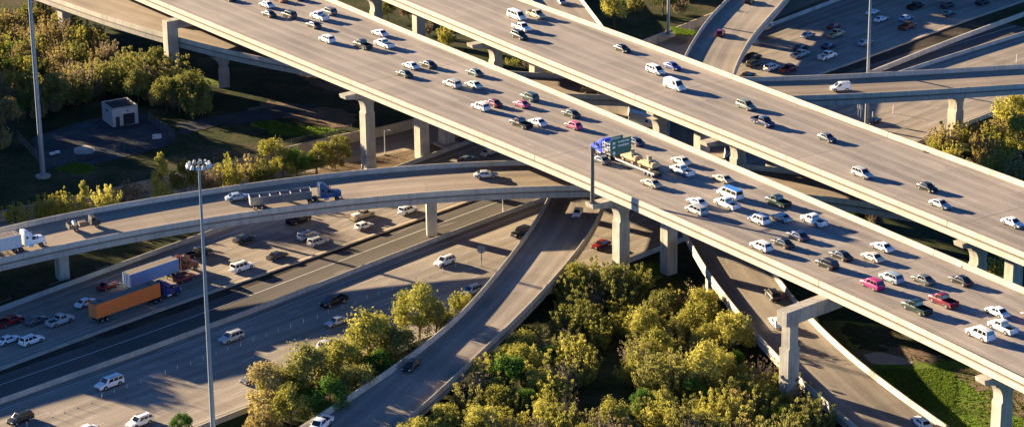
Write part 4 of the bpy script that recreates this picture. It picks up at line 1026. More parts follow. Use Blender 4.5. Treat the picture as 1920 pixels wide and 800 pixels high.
OBN = dict(sedan='sedan_car', hatch='hatchback_car', coupe='coupe_car', suv='suv_car', bigsuv='suv_car', pickup='pickup_truck', minivan='minivan', van='cargo_van', passvan='passenger_van', smallvan='cargo_van')
def car(road, x, y, kind, color, rev, label, group, turn=0.0):
    H = VP[kind]; r = ROADS[road]; hh = {'sedan': .62, 'hatch': .62, 'coupe': .58, 'pickup': .75, 'suv': .8, 'bigsuv': .85, 'minivan': .8, 'van': 1.0, 'passvan': 1.0, 'smallvan': .9}[kind]
    p, i = r.locate(x, y, hh); t = r.tan(i) * (-1 if rev else 1); a = math.atan2(t.y, t.x) + R(turn) + rnd.uniform(-.012, .012)
    if kind in USED: o = copy_nested(TREE_[kind], None, CV[color])
    else:
        o = VP[kind]; USED.add(kind)
        o.color = (*CV[color], 1)
        for ch in o.children: ch.color = (*CV[color], 1)
    pitch = -math.asin(max(-.2, min(.2, t.z)))
    dz = .03 if road in ('F1', 'F2') else .012
    roll = math.asin(max(-.15, min(.15, r.lat(i).z)))
    side = Vector((-t.y, t.x, 0)).normalized(); sgn = 1 if side.dot(r.lat(i)) > 0 else -1
    o.location = (p.x, p.y, p.z + dz); o.rotation_euler = (roll * sgn, pitch, a); o.name = OBN[kind]; sc_ = rnd.uniform(1.0, 1.07); o.scale = (sc_, rnd.uniform(1.0, 1.05), rnd.uniform(.98, 1.06))
    tag(o, label, CATN[kind], group); return o
GA, GB, GF, GN, GT, GR = 'vehicles driving up the crowded main deck', 'vehicles driving down the far main deck', 'vehicles on the far freeway lanes', 'vehicles on the near freeway lanes', 'vehicles on the shaded freeway at upper right', 'vehicles on the ramps'
LA = [
 (500, 9, 'sedan', 'white', 'white sedan near the top of the crowded deck, behind a dark sedan'),
 (504, 26, 'sedan', 'dgrey', 'dark blue-grey sedan nearest the left among the topmost cars of the crowded deck'),
 (542, 27, 'suv', 'dgrey', 'dark grey SUV right beside the dark blue-grey sedan at the deck top'),
 (525, -2, 'sedan', 'orange', 'reddish brown car cut by the top edge on the crowded deck'),
 (557, -5, 'sedan', 'dgrey', 'dark car cut by the top edge right of the reddish brown one'),
 (429, -4, 'sedan', 'black', 'black car cut by the top edge, leftmost on the crowded deck'),
 (599, 31, 'pickup', 'white', 'white pickup beside a silver-dark SUV near the top of the crowded deck'),
 (617, 21, 'suv', 'grey', 'grey SUV partly behind the white pickup near the deck top'),
 (588, 47, 'sedan', 'dgrey', 'dark sedan just below the white pickup near the deck top'),
 (613, 73, 'suv', 'white', 'white SUV alone in its lane left of the dark grey pickup'),
 (680, 84, 'pickup', 'dgrey', 'dark grey pickup with open bed left of a white pickup'),
 (712, 62, 'sedan', 'white', 'white sedan right above a white pickup with dark bed'),
 (720, 82, 'pickup', 'white', 'white pickup with dark bed behind the dark grey pickup'),
 (770, 123, 'sedan', 'white', 'white sedan between two dark sedans on the upper crowded deck'),
 (803, 121, 'sedan', 'black', 'black sedan right of the white sedan, in the farther lane'),
 (758, 138, 'sedan', 'dgreen', 'very dark sedan just below the white sedan on the upper deck'),
 (890, 136, 'sedan', 'teal', 'dark teal sedan in the far lane above the pale mint sedan'),
 (848, 156, 'suv', 'silver', 'silver crossover left of the pale mint sedan'),
 (888, 159, 'sedan', 'mint', 'pale mint sedan right of the silver crossover'),
 (993, 181, 'suv', 'teal', 'dark teal SUV just above the pink coupe'),
 (978, 195, 'coupe', 'pink', 'bright pink coupe with black roof below the teal SUV'),
 (925, 193, 'sedan', 'maroon', 'dark red sedan partly behind a white crossover'),
 (901, 199, 'suv', 'white', 'white crossover in front of the dark red sedan'),
 (977, 231, 'pickup', 'black', 'black pickup beside a white sedan left of the pink sedan'),
 (1008, 229, 'sedan', 'white', 'white sedan touching the black pickup in the picture'),
 (1071, 213, 'sedan', 'dgreen', 'dark green sedan above the rounded pink sedan'),
 (1075, 235, 'hatch', 'pink', 'rounded pink sedan behind the blue lorry with frames'),
 (1190, 265, 'sedan', 'navy', 'dark navy sedan half hidden behind the green road sign'),
 (1127, 299, 'sedan', 'grey', 'grey sedan next to the steel sign pole'),
 (1277, 301, 'sedan', 'cream', 'cream sedan with dark roof just above a white pickup'),
 (1279, 319, 'pickup', 'white', 'white pickup with open black bed right of the tan armoured vehicles'),
 (1221, 343, 'sedan', 'gold', 'pale gold sedan just below the flatbed trailer rear'),
 (1355, 334, 'sedan', 'gold', 'pale gold sedan in the far lane above the blue-roofed van'),
 (1369, 361, 'passvan', 'white', 'white van with bright blue roof in the middle of the deck'),
 (1363, 381, 'pickup', 'white', 'white double-cab pickup directly below the blue-roofed van'),
 (1307, 378, 'sedan', 'white', 'white sedan half hidden behind a silver minivan'),
 (1306, 392, 'minivan', 'silver', 'silver-grey minivan near the barrier where the pole shadow ends'),
 (1459, 377, 'pickup', 'dgreen', 'black-green pickup in the far lane right of the blue-roofed van'),
 (1423, 410, 'suv', 'white', 'white crossover left of a silver sedan, under the dark pickup'),
 (1465, 407, 'sedan', 'silver', 'silver sedan between a white crossover and a white pickup'),
 (1526, 412, 'pickup', 'white', 'large white pickup with open black bed right of the silver sedan'),
 (1496, 441, 'sedan', 'navy', 'dark blue sedan below the large white pickup'),
 (1468, 455, 'sedan', 'black', 'black sedan right of the white crossover by the near barrier'),
 (1427, 460, 'suv', 'white', 'white crossover closest to the near barrier, left of a black sedan'),
 (1654, 462, 'sedan', 'white', 'white sedan with black roof by the far barrier at the joint'),
 (1577, 478, 'sedan', 'black', 'black sedan left of a pale gold sedan near the joint'),
 (1636, 481, 'sedan', 'cream', 'pale cream sedan standing across the expansion joint'),
 (1551, 493, 'suv', 'black', 'black crossover just left of the expansion joint by the near side'),
 (1636, 531, 'suv', 'magenta', 'bright pink SUV just past the expansion joint'),
 (1671, 519, 'suv', 'lblue', 'pale silver-blue small SUV right of the bright pink SUV'),
 (1731, 523, 'sedan', 'grey', 'grey sedan between the pale SUV and a black sedan'),
 (1802, 525, 'sedan', 'black', 'black sedan in the far lane below the dropped debris'),
 (1769, 563, 'pickup', 'maroon', 'dark red crew-cab pickup above a dark green pickup'),
 (1719, 576, 'pickup', 'dgreen', 'dark green pickup nearest the near barrier below the red pickup'),
 (1870, 584, 'sedan', 'white', 'white sedan with sunroof right above a white pickup, lower right'),
 (1838, 624, 'bigsuv', 'white', 'white SUV lowest on the crowded deck, lower right'),
 (1880, 612, 'pickup', 'white', 'white pickup with black bed between white sedan and white SUV'),
 (1938, 592, 'sedan', 'pink', 'pink car just cut by the right edge of the view')]
for x, y, k, c, l in LA: car('A', x, y, k, c, True, l, GA)
LB = [
 (969, 28, 'passvan', 'white', 'white passenger van at the top of the far deck beside a beige pickup'),
 (1005, 27, 'pickup', 'beige', 'beige pickup right of the white passenger van'),
 (978, 51, 'pickup', 'white', 'white pickup between the passenger van and a black SUV'),
 (974, 66, 'suv', 'black', 'black SUV nearest the barrier at the top of the far deck'),
 (1167, 91, 'sedan', 'black', 'black sedan alone on the upper far deck'),
 (1229, 131, 'minivan', 'white', 'white minivan just above the white cargo van'),
 (1261, 124, 'sedan', 'blue', 'deep blue sedan in the far lane beside the minivan'),
 (1265, 159, 'van', 'white', 'windowless white cargo van in the middle of the far deck'),
 (1399, 197, 'suv', 'sage', 'grey-green SUV above a navy pickup'),
 (1431, 228, 'pickup', 'navy', 'navy pickup below the grey-green SUV'),
 (1551, 258, 'sedan', 'grey', 'grey sedan alone right of the navy pickup'),
 (1617, 324, 'suv', 'silver', 'silver SUV with blue reflections near the near barrier of the far deck'),
 (1739, 351, 'sedan', 'black', 'black sedan just above a silver-white sedan'),
 (1763, 382, 'sedan', 'silver', 'silver-white sedan left of the expansion joint'),
 (1899, 417, 'sedan', 'white', 'white sedan right of the joint at the right edge')]
for x, y, k, c, l in LB: car('B', x, y, k, c, False, l, GB)
LF = [
 (18, 601, 'pickup', 'red', 'dark red pickup at the left edge of the freeway'),
 (68, 600, 'sedan', 'grey', 'grey sedan with bright hood between red pickup and silver pickup'),
 (112, 600, 'pickup', 'silver', 'silver pickup with black bed left of the orange container'),
 (16, 636, 'sedan', 'white', 'white sedan at the left edge of the near traffic lane'),
 (59, 636, 'suv', 'white', 'white crossover following right of the leftmost white sedan'),
 (162, 567, 'sedan', 'white', 'white sedan peeking out behind the orange container'),
 (203, 535, 'sedan', 'red', 'dark red sedan behind the blue-white trailer'),
 (372, 474, 'pickup', 'black', 'black pickup behind the tall mast, ahead of the trucks'),
 (346, 519, 'suv', 'maroon', 'dark red car in front of the blue truck cab'),
 (457, 447, 'sedan', 'dgrey', 'dark grey sedan in the far lane right of the tall mast'),
 (454, 499, 'bigsuv', 'white', 'white SUV in the lane beside the median, right of the mast'),
 (520, 479, 'sedan', 'dgrey', 'dark grey sedan between the white SUV and silver SUV'),
 (560, 411, 'pickup', 'black', 'black pickup directly under the edge of the lorry ramp'),
 (577, 441, 'suv', 'lblue', 'blue-grey SUV beside a silver SUV'),
 (596, 452, 'suv', 'silver', 'silver SUV in front of the blue-grey SUV'),
 (679, 403, 'pickup', 'beige', 'beige pickup with pale load in its bed'),
 (682, 423, 'hatch', 'white', 'small white hatchback just below the beige pickup'),
 (765, 393, 'suv', 'white', 'white SUV left of the ramp pier'),
 (918, 286, 'sedan', 'silver', 'silver car in the shade between ramp and crowded deck'),
 (876, 299, 'sedan', 'grey', 'grey car in the shade just above the ramp barrier')]
for x, y, k, c, l in LF: car('F1', x, y, k, c, False, l, GF)
LN = [
 (205, 716, 'bigsuv', 'white', 'long white SUV in the sunlit patch, lower left'),
 (38, 783, 'suv', 'black', 'black SUV in the lower left corner'),
 (262, 788, 'suv', 'white', 'white SUV at the bottom edge below the long one'),
 (434, 631, 'suv', 'silver', 'silver SUV in the shade right of the tall mast'),
 (626, 564, 'pickup', 'black', 'black pickup at the tip of the sunlit patch'),
 (631, 602, 'sedan', 'silver', 'silver sedan in the shade below the black pickup'),
 (474, 708, 'sedan', 'grey', 'grey sedan half hidden by the tan tree'),
 (612, 648, 'pickup', 'silver', 'silver pickup half hidden behind the golden trees'),
 (834, 489, 'suv', 'white', 'white SUV with black sunroof in the middle of the lit lanes'),
 (884, 544, 'suv', 'lblue', 'blue-grey SUV beside the wall of the turning ramp'),
 (977, 434, 'suv', 'black', 'black SUV close to the upper wall of the turning ramp'),
 (1127, 458, 'sedan', 'red', 'red sedan emerging behind the sign pier column'),
 (160, 806, 'sedan', 'white', 'white car cut by the bottom edge at lower left')]
for x, y, k, c, l in LN: car('F2', x, y, k, c, True, l, GN)
LT = [
 (1636, 23, 'sedan', 'white', 'white sedan behind the right mast, upper of two'),
 (1652, 36, 'sedan', 'white', 'white sedan right of the mast, lower of two'),
 (1717, 11, 'pickup', 'black', 'black pickup near the top edge at upper right'),
 (1698, 34, 'sedan', 'lblue', 'pale blue sedan just above the brown-red pickup'),
 (1701, 49, 'pickup', 'brown', 'dark brown-red pickup below the pale blue sedan'),
 (1777, 9, 'suv', 'dgrey', 'dark grey SUV at the top above a teal sedan'),
 (1778, 25, 'sedan', 'teal', 'dark teal sedan below the dark grey SUV'),
 (1843, 3, 'suv', 'black', 'black SUV cut by the top edge, far right'),
 (1622, 80, 'sedan', 'lblue', 'pale blue sedan crossing behind the right mast'),
 (1515, 66, 'sedan', 'silver', 'silver sedan left of a silver pickup in the upper right traffic'),
 (1567, 64, 'pickup', 'beige', 'beige-grey pickup just below the red car'),
 (1564, 49, 'sedan', 'red', 'bright red car in the upper right traffic'),
 (1554, 86, 'sedan', 'navy', 'navy sedan above the white pickup, upper right'),
 (1502, 89, 'sedan', 'black', 'black sedan just above the silver pickup, upper right'),
 (1500, 102, 'pickup', 'silver', 'silver pickup with open bed below the black sedan'),
 (1551, 105, 'pickup', 'white', 'white pickup in the lane beside the median, upper right'),
 (1413, 106, 'suv', 'black', 'black SUV right of the ramp wall, upper one'),
 (1414, 119, 'suv', 'dgrey', 'dark SUV right of the ramp wall, lower one'),
 (1447, 126, 'suv', 'white', 'white SUV left of the dark maroon pickup'),
 (1479, 129, 'pickup', 'maroon', 'dark maroon pickup right of the white SUV'),
 (1402, 141, 'sedan', 'dgrey', 'dark sedan just above the flyover barrier, lowest there')]
for x, y, k, c, l in LT: car('F1', x, y, k, c, False, l, GT)
for r, x, y, k, c, rv, l in [
 ('E', 445, 369, 'sedan', 'lblue', False, 'pale blue-silver sedan following the gravel trailer'),
 ('E', 911, 327, 'sedan', 'silver', False, 'silver sedan alone at the top of the lorry ramp'),
 ('C', 334, 42, 'suv', 'white', False, 'white SUV on the upper-left flyover in the shadow beside the straddle pier'),
 ('C', 1110, 168, 'suv', 'black', False, 'black car on the flyover in the gap between the two decks'),
 ('C', 1576, 163, 'smallvan', 'white', True, 'small white van with roof rack on the right flyover'),
 ('I', 1351, 62, 'hatch', 'maroon', True, 'dark red car on the curving ramp at the top'),
 ('I', 1405, 1, 'sedan', 'black', True, 'dark car at the top edge on the curving ramp'),
 ('J', 1449, 551, 'suv', 'black', True, 'black SUV on the lower right ramp, upper of three cars'),
 ('J', 1455, 604, 'hatch', 'white', True, 'white hatchback left of the portal frame column'),
 ('J', 1728, 791, 'sedan', 'white', True, 'white car at the bottom edge on the lower right ramp'),
 ('K', 1053, 3, 'sedan', 'silver', False, 'silver-blue car on the short ramp at the top edge'),
 ('G', 1083, 398, 'sedan', 'white', True, 'white sedan coming towards us at the top of the turning ramp'),
 ('G', 771, 683, 'sedan', 'black', True, 'black sedan in the shade on the turning ramp'),
 ('G', 600, 795, 'pickup', 'white', True, 'white pickup with dark bed at the bottom of the turning ramp'),
]: car(r, x, y, k, c, rv, l, GR)
car('F2', 1637, 227, 'sedan', 'black', True, 'black car half hidden by the far deck right of the mast', GN)
car('F2', 1320, 277, 'suv', 'lblue', True, 'pale blue car left of the square cap end in the gap', GN)
car('F2', 1355, 293, 'hatch', 'lblue', True, 'pale blue car seen under the square cap in the gap', GN)
for k in KINDS_V:
    if k not in USED:
        for ch in list(VP[k].children): bpy.data.objects.remove(ch)
        bpy.data.objects.remove(VP[k])
# ------------------------------------------------------------------ lorries
PV = {}
def wheels_axle(root, xs, W=2.5, r=.50, dual=True):
    for x in xs:
        for s in (-1, 1):
            mb = MB(); mb.tube((0, -.28 if dual else -.16, 0), (0, .28 if dual else .16, 0), r, r, 14)
            o = mb.build('wheel', M['tyre'], root, smooth=True); o.location = (x, s * (W / 2 - .28), r)
            mb = MB(); q = .285 if dual else .165; mb.tube((0, s * (q - .04), 0), (0, s * q, 0), r * .6, r * .5, 10); mb.build('rim', M['rim'], o)
def put(o, road, x, y, rev=False, lift=1.5, off=0.0, turn=0.0):
    r = ROADS[road]; p, i = r.locate(x, y, lift); t = r.tan(i) * (-1 if rev else 1)
    side = Vector((-t.y, t.x, 0)); o.location = (p.x, p.y, p.z + (.03 if road[0] == 'F' else .012)); pitch = -math.asin(t.z)
    roll = math.asin(max(-.15, min(.15, r.lat(i).z))) * (1 if side.dot(r.lat(i)) > 0 else -1)
    o.rotation_euler = (roll, pitch, math.atan2(t.y, t.x) + R(turn)); return o
def tractor(name, color, label, group, sleeper=True, rigid=False):
    """front bumper at x = 3.6; fifth wheel at x = -2.4"""
    root = tag(empty(name), label, 'truck', group); pm = M['paint']
    prof = [(-.9, .95), (1.35, .95), (1.6, 1.0), (3.5, .85), (3.62, 1.0), (3.58, 1.75), (3.3, 1.95), (1.75, 2.1), (1.45, 2.25), (1.05, 2.95), (.55, 3.45), (-.1, 3.85), (-.9, 3.95)]
    mb = MB(); w = 1.16
    i = 0; n = len(prof)
    def hw(p): return w * (1 if p[0] < 1.6 else (.92 if p[0] < 3.2 else .80)) * (.93 if p[1] > 3.2 else 1)
    mb.prism(prof, lambda p: Vector((p[0], -hw(p), p[1])), lambda p: Vector((p[0], hw(p), p[1])))
    b = mb.build('cab', pm, root, bevel=.09, smooth=True, sharp=40); b.color = (*CV.get(color, CV['white']), 1)
    mb = MB()
    for s in (-1, 1):
        mb.box((1.1, s * w * 1.005, 2.35), (.75, .03, .62)); mb.box((-.3, s * w * 1.0, 2.7), (.45, .03, .4))
    mb.build('side_window', M['glass'], root)
    mb = MB(); P = [Vector((1.49, -.98, 2.28)), Vector((1.49, .98, 2.28)), Vector((1.09, .9, 2.93)), Vector((1.09, -.9, 2.93))]; n = Vector((.85, 0, .52)); mb.hexa([p - n * .02 for p in P] + [p + n * .025 for p in P]); mb.build('windshield', M['glass'], root)
    mb = MB(); mb.box((3.62, 0, 1.4), (.06, 1.1, .75)); mb.build('grille', M['chrome'], root)
    mb = MB(); mb.box((3.62, 0, .62), (.22, 2.3, .4)); mb.build('bumper', M['chrome'], root, bevel=.04)
    for s in (-1, 1):
        mb = MB(); mb.box((3.52, s * .88, 1.35), (.16, .36, .28)); mb.build('headlight', M['headlamp'], root, bevel=.03)
        mb = MB(); mb.box((1.75, s * 1.42, 2.45), (.12, .22, .75)); mb.tube((1.6, s * 1.1, 2.4), (1.75, s * 1.4, 2.4), .03, .03, 5); mb.build('mirror', M['trim'], root)
        mb = MB(); mb.tube((-.15, s * .95, .75), (-1.0 + 1.9, s * .95, .75), .32, .32, 12); mb.build('fuel_tank', M['chrome'], root, smooth=True)
        mb = MB(); mb.tube((-1.05, s * .95, .9), (-1.05, s * .95, 3.9), .08, .08, 8); mb.build('exhaust_stack', M['chrome'], root, smooth=True)
    mb = MB()
    for s in (-1, 1): mb.box((-.2, s * .42, .85), (7.0, .14, .26))
    for x in (-3.4, -2.4, -1.2): mb.box((x, 0, .85), (.2, .9, .2))
    mb.box((-2.4, 0, 1.08), (1.1, .9, .14)); mb.build('chassis', M['trim'], root)
    wheels_axle(root, [2.6], 2.5, .5, False); wheels_axle(root, [-1.8, -3.1]); return root
def trailer(name, label, group, L=12.4, deckz=1.25, slider=True, m=None):
    root = tag(empty(name), label, 'trailer', group); mb = MB()
    for s in (-1, 1): mb.box((0, s * .45, deckz - .18), (L, .16, .34))
    for k in range(7): mb.box((-L / 2 + .3 + k * (L - .6) / 6, 0, deckz - .08), (.18, 2.4, .16))
    mb.build('chassis', m or M['trim'], root)
    wheels_axle(root, [-L / 2 + 1.2, -L / 2 + 2.5]); mb = MB()
    for s in (-1, 1): mb.box((L / 2 - 2.6, s * .6, .62), (.12, .12, 1.1))
    mb.build('landing_gear', M['trim'], root)
    mb = MB(); mb.box((-L / 2, 0, .7), (.12, 2.3, .14)); mb.build('rear_bumper', M['steel'], root); return root
def container(label, L, c, H=2.6, z=1.27, name='shipping_container', W=2.44):
    root = tag(empty(name), label, 'container'); mb = MB(); n = int(L / .28); k = 0
    # corrugated sides as real folds
    for s in (-1, 1):
        rings = []
        for j in range(n * 2 + 1):
            x = -L / 2 + .12 + (L - .24) * j / (n * 2); d = .05 * (1 if (j // 1) % 2 else -1)
            rings.append([(x, s * (W / 2 - .045 + d), z + .12), (x, s * (W / 2 - .045 + d), z + H - .10)])
        for a, b in zip(rings, rings[1:]): mb.face([a[0], b[0], b[1], a[1]])
    mb.box((0, 0, z + .06), (L - .05, W - .1, .12)); mb.box((L / 2 - .04, 0, z + H / 2), (.06, W - .1, H - .1))
    o = mb.build('shell', m_c(c), root)
    mb = MB()
    for sx in (-1, 1):
        for s in (-1, 1): mb.box((sx * (L / 2 - .07), s * (W / 2 - .07), z + H / 2), (.15, .15, H))
    for s in (-1, 1):
        mb.box((0, s * (W / 2 - .05), z + .07), (L - .3, .11, .15)); mb.box((0, s * (W / 2 - .05), z + H - .05), (L - .3, .11, .11))
        if L > 13:
            for q in (-1, 1): mb.box((q * 6.1, s * (W / 2 + .005), z + H / 2), (.22, .06, H)); mb.box((q * 6.1, 0, z + H + .002), (.22, W, .03))
    mb.build('frame', m_c(c), root)
    mb = MB(); mb.box((0, 0, z + H - .03), (L - .35, W - .12, .06)); mb.build('roof', M['dusty'], root)
    for s in (-1, 1):
        mb = MB(); mb.box((-L / 2 + .03, s * .56, z + H / 2), (.06, 1.08, H - .25)); d = mb.build('door', m_c(c), root)
        mb = MB()
        for q in (.25, .8): mb.tube((-L / 2 - .03, s * q, z + .12), (-L / 2 - .03, s * q, z + H - .12), .025, .025, 6)
        mb.build('lock_rod', M['steel'], d)
    return root
_mc = {}
def m_c(c):
    if c not in _mc: _mc[c] = plain('container_paint', c, .55, var=.12)
    return _mc[c]
GL = 'lorries and trailers'
M['dusty'] = plain('dusty_roof', (.20, .17, .15), .9, var=.25, spec=.1)
M['wire'] = plain('dark_wire', (.11, .115, .12), .7)
M['trailer_grey'] = plain('trailer_grey_paint', (.16, .18, .21), .5, .3, var=.2)
# orange container with deep blue tractor on the far freeway lanes
cc = container('long orange shipping container on a chassis behind the deep blue truck', 16.15, (.95, .22, .04), 2.9); put(cc, 'F1', 234, 562, lift=2.6)
tt = trailer('container_chassis', 'black chassis trailer carrying the orange container', GL, 15.9); tt.location, tt.rotation_euler = cc.location, cc.rotation_euler
CV['deepblue'] = (.008, .025, .16); CV['midblue'] = (.012, .06, .17); CV['darkred'] = (.10, .01, .012)
o = tractor('semi_truck', 'deepblue', 'deep blue semi truck pulling the orange container', GL); a = cc.rotation_euler.z; o.rotation_euler = cc.rotation_euler; o.location = Vector(cc.location) + Vector((math.cos(a), math.sin(a), 0)) * 9.9
cc2 = container('pale blue-white box trailer body behind the dark red truck', 12.6, (.24, .36, .55), 2.75, 1.2, 'box_container'); put(cc2, 'F1', 283, 509, lift=2.6)
tt = trailer('container_chassis', 'black chassis trailer under the pale blue box body', GL, 12.4); tt.location, tt.rotation_euler = cc2.location, cc2.rotation_euler
o = tractor('semi_truck', 'darkred', 'dark red semi truck pulling the pale blue box, beside the deep blue one', GL); a = cc2.rotation_euler.z; o.rotation_euler = cc2.rotation_euler; o.location = Vector(cc2.location) + Vector((math.cos(a), math.sin(a), 0)) * 8.1
# white truck at the left end of the ramp
o = tractor('semi_truck', 'white', 'white semi truck at the left end of the lorry ramp', GL); put(o, 'E', 50, 448, lift=1.9); a = o.rotation_euler.z; d = Vector((math.cos(a), math.sin(a), 0))
cc3 = container('white box trailer body cut by the left edge of the view', 14.0, (.62, .62, .62), 2.75, 1.2, 'box_container'); cc3.rotation_euler = o.rotation_euler; cc3.location = Vector(o.location) - d * 8.7; cc3.location.z -= .25
tt = trailer('container_chassis', 'trailer chassis under the white box body at the left edge', GL, 13.8); tt.location, tt.rotation_euler = cc3.location, cc3.rotation_euler
# blue truck with open gravel trailer
o = tractor('semi_truck', 'midblue', 'mid blue sleeper truck pulling the open gravel trailer on the ramp', GL); put(o, 'E', 607, 359, lift=2.0); a = o.rotation_euler.z; d = Vector((math.cos(a), math.sin(a), 0))
g = tag(empty('gravel_trailer'), 'long grey open-top ribbed trailer behind the mid blue truck', 'trailer', GL); g.rotation_euler = o.rotation_euler; g.location = Vector(o.location) - d * 9.1; g.location.z -= .2
L = 12.8; mb = MB()
for s in (-1, 1):
    mb.hexa([(-L / 2, s * 1.0, 1.1), (L / 2, s * 1.0, 1.1), (L / 2, s * .94, 1.1), (-L / 2, s * .94, 1.1), (-L / 2, s * 1.25, 2.75), (L / 2, s * 1.25, 2.75), (L / 2, s * 1.18, 2.75), (-L / 2, s * 1.18, 2.75)])
    for k in range(22): x = -L / 2 + .3 + k * (L - .6) / 21; mb.hexa([(x - .05, s * 1.0, 1.1), (x + .05, s * 1.0, 1.1), (x + .05, s * 1.1, 1.1), (x - .05, s * 1.1, 1.1), (x - .05, s * 1.25, 2.72), (x + .05, s * 1.25, 2.72), (x + .05, s * 1.34, 2.72), (x - .05, s * 1.34, 2.72)])
    mb.box((0, s * 1.24, 2.8), (L, .16, .12))
mb.box((0, 0, 1.1), (L, 2.0, .08)); g_o = mb.build('side_wall', M['trailer_grey'], g)
for x, n_ in ((-L / 2, 'tailgate'), (L / 2, 'front_wall')):
    mb = MB(); mb.hexa([(x - .05, -1, 1.05), (x + .05, -1, 1.05), (x + .05, 1, 1.05), (x - .05, 1, 1.05), (x - .05, -1.27, 2.95), (x + .05, -1.27, 2.95), (x + .05, 1.27, 2.95), (x - .05, 1.27, 2.95)]); mb.build(n_, M['steel'], g)
for k in range(5): x = -L / 2 + 2.1 + k * 2.15; mb = MB(); mb.box((x, 0, 2.62), (.14, 2.3, .22)); mb.build('cross_bar', M['lampwhite'], g)
mb = MB(); rr = random.Random(5)
nx, ny = 26, 6; H = [[1.95 + .25 * math.sin(i * .9) + rr.uniform(-.08, .08) - .1 * abs(j - 3) for j in range(ny + 1)] for i in range(nx + 1)]
for i in range(nx):
    for j in range(ny):
        f_ = lambda a, b: (-L / 2 + .1 + (L - .2) * a / nx, -1.1 + 2.2 * b / ny, H[a][b])
        mb.face([f_(i, j), f_(i + 1, j), f_(i + 1, j + 1), f_(i, j + 1)])
mb.build('gravel_load', M['dirt'], g)
mb = MB()
for s in (-1, 1): mb.box((0, s * .5, .95), (L - .6, .14, .26))
mb.build('chassis', M['trim'], g); wheels_axle(g, [-L / 2 + 1.0, -L / 2 + 2.3])
# dark service lorry with bare rear frame
o = tag(empty('service_truck'), 'dark service lorry with open machinery frame and white drum on the ramp', 'truck', GL)
mb = MB(); mb.prism([(1.2, .7), (3.2, .7), (3.25, 1.5), (2.6, 1.65), (2.2, 2.4), (1.25, 2.45)], lambda p: Vector((p[0], -1.0, p[1])), lambda p: Vector((p[0], 1.0, p[1]))); mb.build('cab', M['trim'], o, bevel=.06)
mb = MB()
for s in (-1, 1): mb.box((1.75, s * 1.01, 1.95), (.8, .03, .5))
mb.build('side_window', M['glass'], o)
mb = MB()
for s in (-1, 1):
    mb.box((-.8, s * .45, .8), (5.6, .14, .24))
    for k in range(4): mb.tube((-3.2 + k * 1.3, s * 1.0, .95), (-3.2 + k * 1.3, s * 1.0, 1.9), .05, .05, 6)
    mb.box((-1.2, s * 1.0, 1.9), (4.2, .07, .07)); mb.box((-1.2, s * 1.0, 1.0), (4.2, .09, .12))
mb.box((-3.5, 0, 1.25), (.1, 2.1, 1.0)); mb.build('rack', M['darksteel'], o)
mb = MB(); mb.tube((-2.0, -.2, 1.35), (-2.0, .8, 1.7), .42, .42, 12); mb.build('drum', M['white'], o, smooth=True)
mb = MB(); mb.box((-.4, .1, 1.25), (1.5, 1.4, .7)); mb.build('toolbox', M['wood'], o, bevel=.04)
wheels_axle(o, [2.4], 2.2, .45, False); wheels_axle(o, [-2.1], 2.3, .48); put(o, 'E', 158, 418, lift=1.2)
# blue truck covered in frames hauling two tan armoured vehicles on the crowded deck
o = tractor('semi_truck', 'blue', 'bright blue semi truck with white pipe racks, behind the green sign', GL); put(o, 'A', 1134, 275, rev=True, lift=1.9)
for ch in o.children:
    if ch.name.startswith('cab'): ch.color = (.02, .06, .55, 1)
mb = MB(); rr = random.Random(9)
for k in range(6):
    x = -3.6 + k * .55
    for s in (-1, 1): mb.tube((x, s * 1.15, 1.1), (x, s * 1.15, 3.4), .05, .05, 5)
    mb.tube((x, -1.15, 3.4), (x, 1.15, 3.4), .05, .05, 5)
for s in (-1, 1):
    for z in (1.2, 1.95, 2.7, 3.4): mb.tube((-3.6, s * 1.15, z), (-.85, s * 1.15, z), .05, .05, 5)
    for k in range(5): mb.tube((-3.6 + k * .55, s * 1.16, 1.2 + (k % 2) * .7), (-3.05 + k * .55, s * 1.16, 2.7), .035, .035, 5)
mb.build('pipe_rack', M['white'], o)
mb = MB()
for k in range(26):
    p = Vector((rr.uniform(-3.3, -1.1), rr.uniform(-.9, .9), rr.uniform(1.4, 3.2))); q = p + Vector((rr.uniform(-.6, .6), rr.uniform(-.8, .8), rr.uniform(-.5, .5))); mb.tube(p, q, .09, .09, 6)
mb.build('machinery', M['blue'], o)
a = o.rotation_euler.z; d = Vector((math.cos(a), math.sin(a), 0)); ob = Vector(o.location)
f_ = tag(empty('flatbed_trailer'), 'low flatbed trailer carrying two tan armoured vehicles', 'trailer', GL); f_.rotation_euler = (0, 0, a); f_.location = ob - d * 10.6
mb = MB(); mb.box((-1.0, 0, .95), (12.6, 2.55, .22)); mb.hexa([(5.2, -1.2, .85), (6.4, -1.2, 1.35), (6.4, 1.2, 1.35), (5.2, 1.2, .85), (5.2, -1.2, 1.1), (6.4, -1.2, 1.6), (6.4, 1.2, 1.6), (5.2, 1.2, 1.1)]); mb.box((7.8, 0, 1.48), (2.9, 2.4, .24)); mb.build('trailer_deck', M['wood'], f_)
mb = MB()
for s in (-1, 1): mb.box((-1.0, s * 1.29, .93), (12.7, .08, .3))
mb.build('side_rail', M['white'], f_)
wheels_axle(f_, [-6.4, -5.2, -4.0], 2.5, .42)
mb = MB(); mb.box((-7.35, 0, .75), (.12, 2.5, .35)); mb.build('rear_bumper', M['darksteel'], f_)
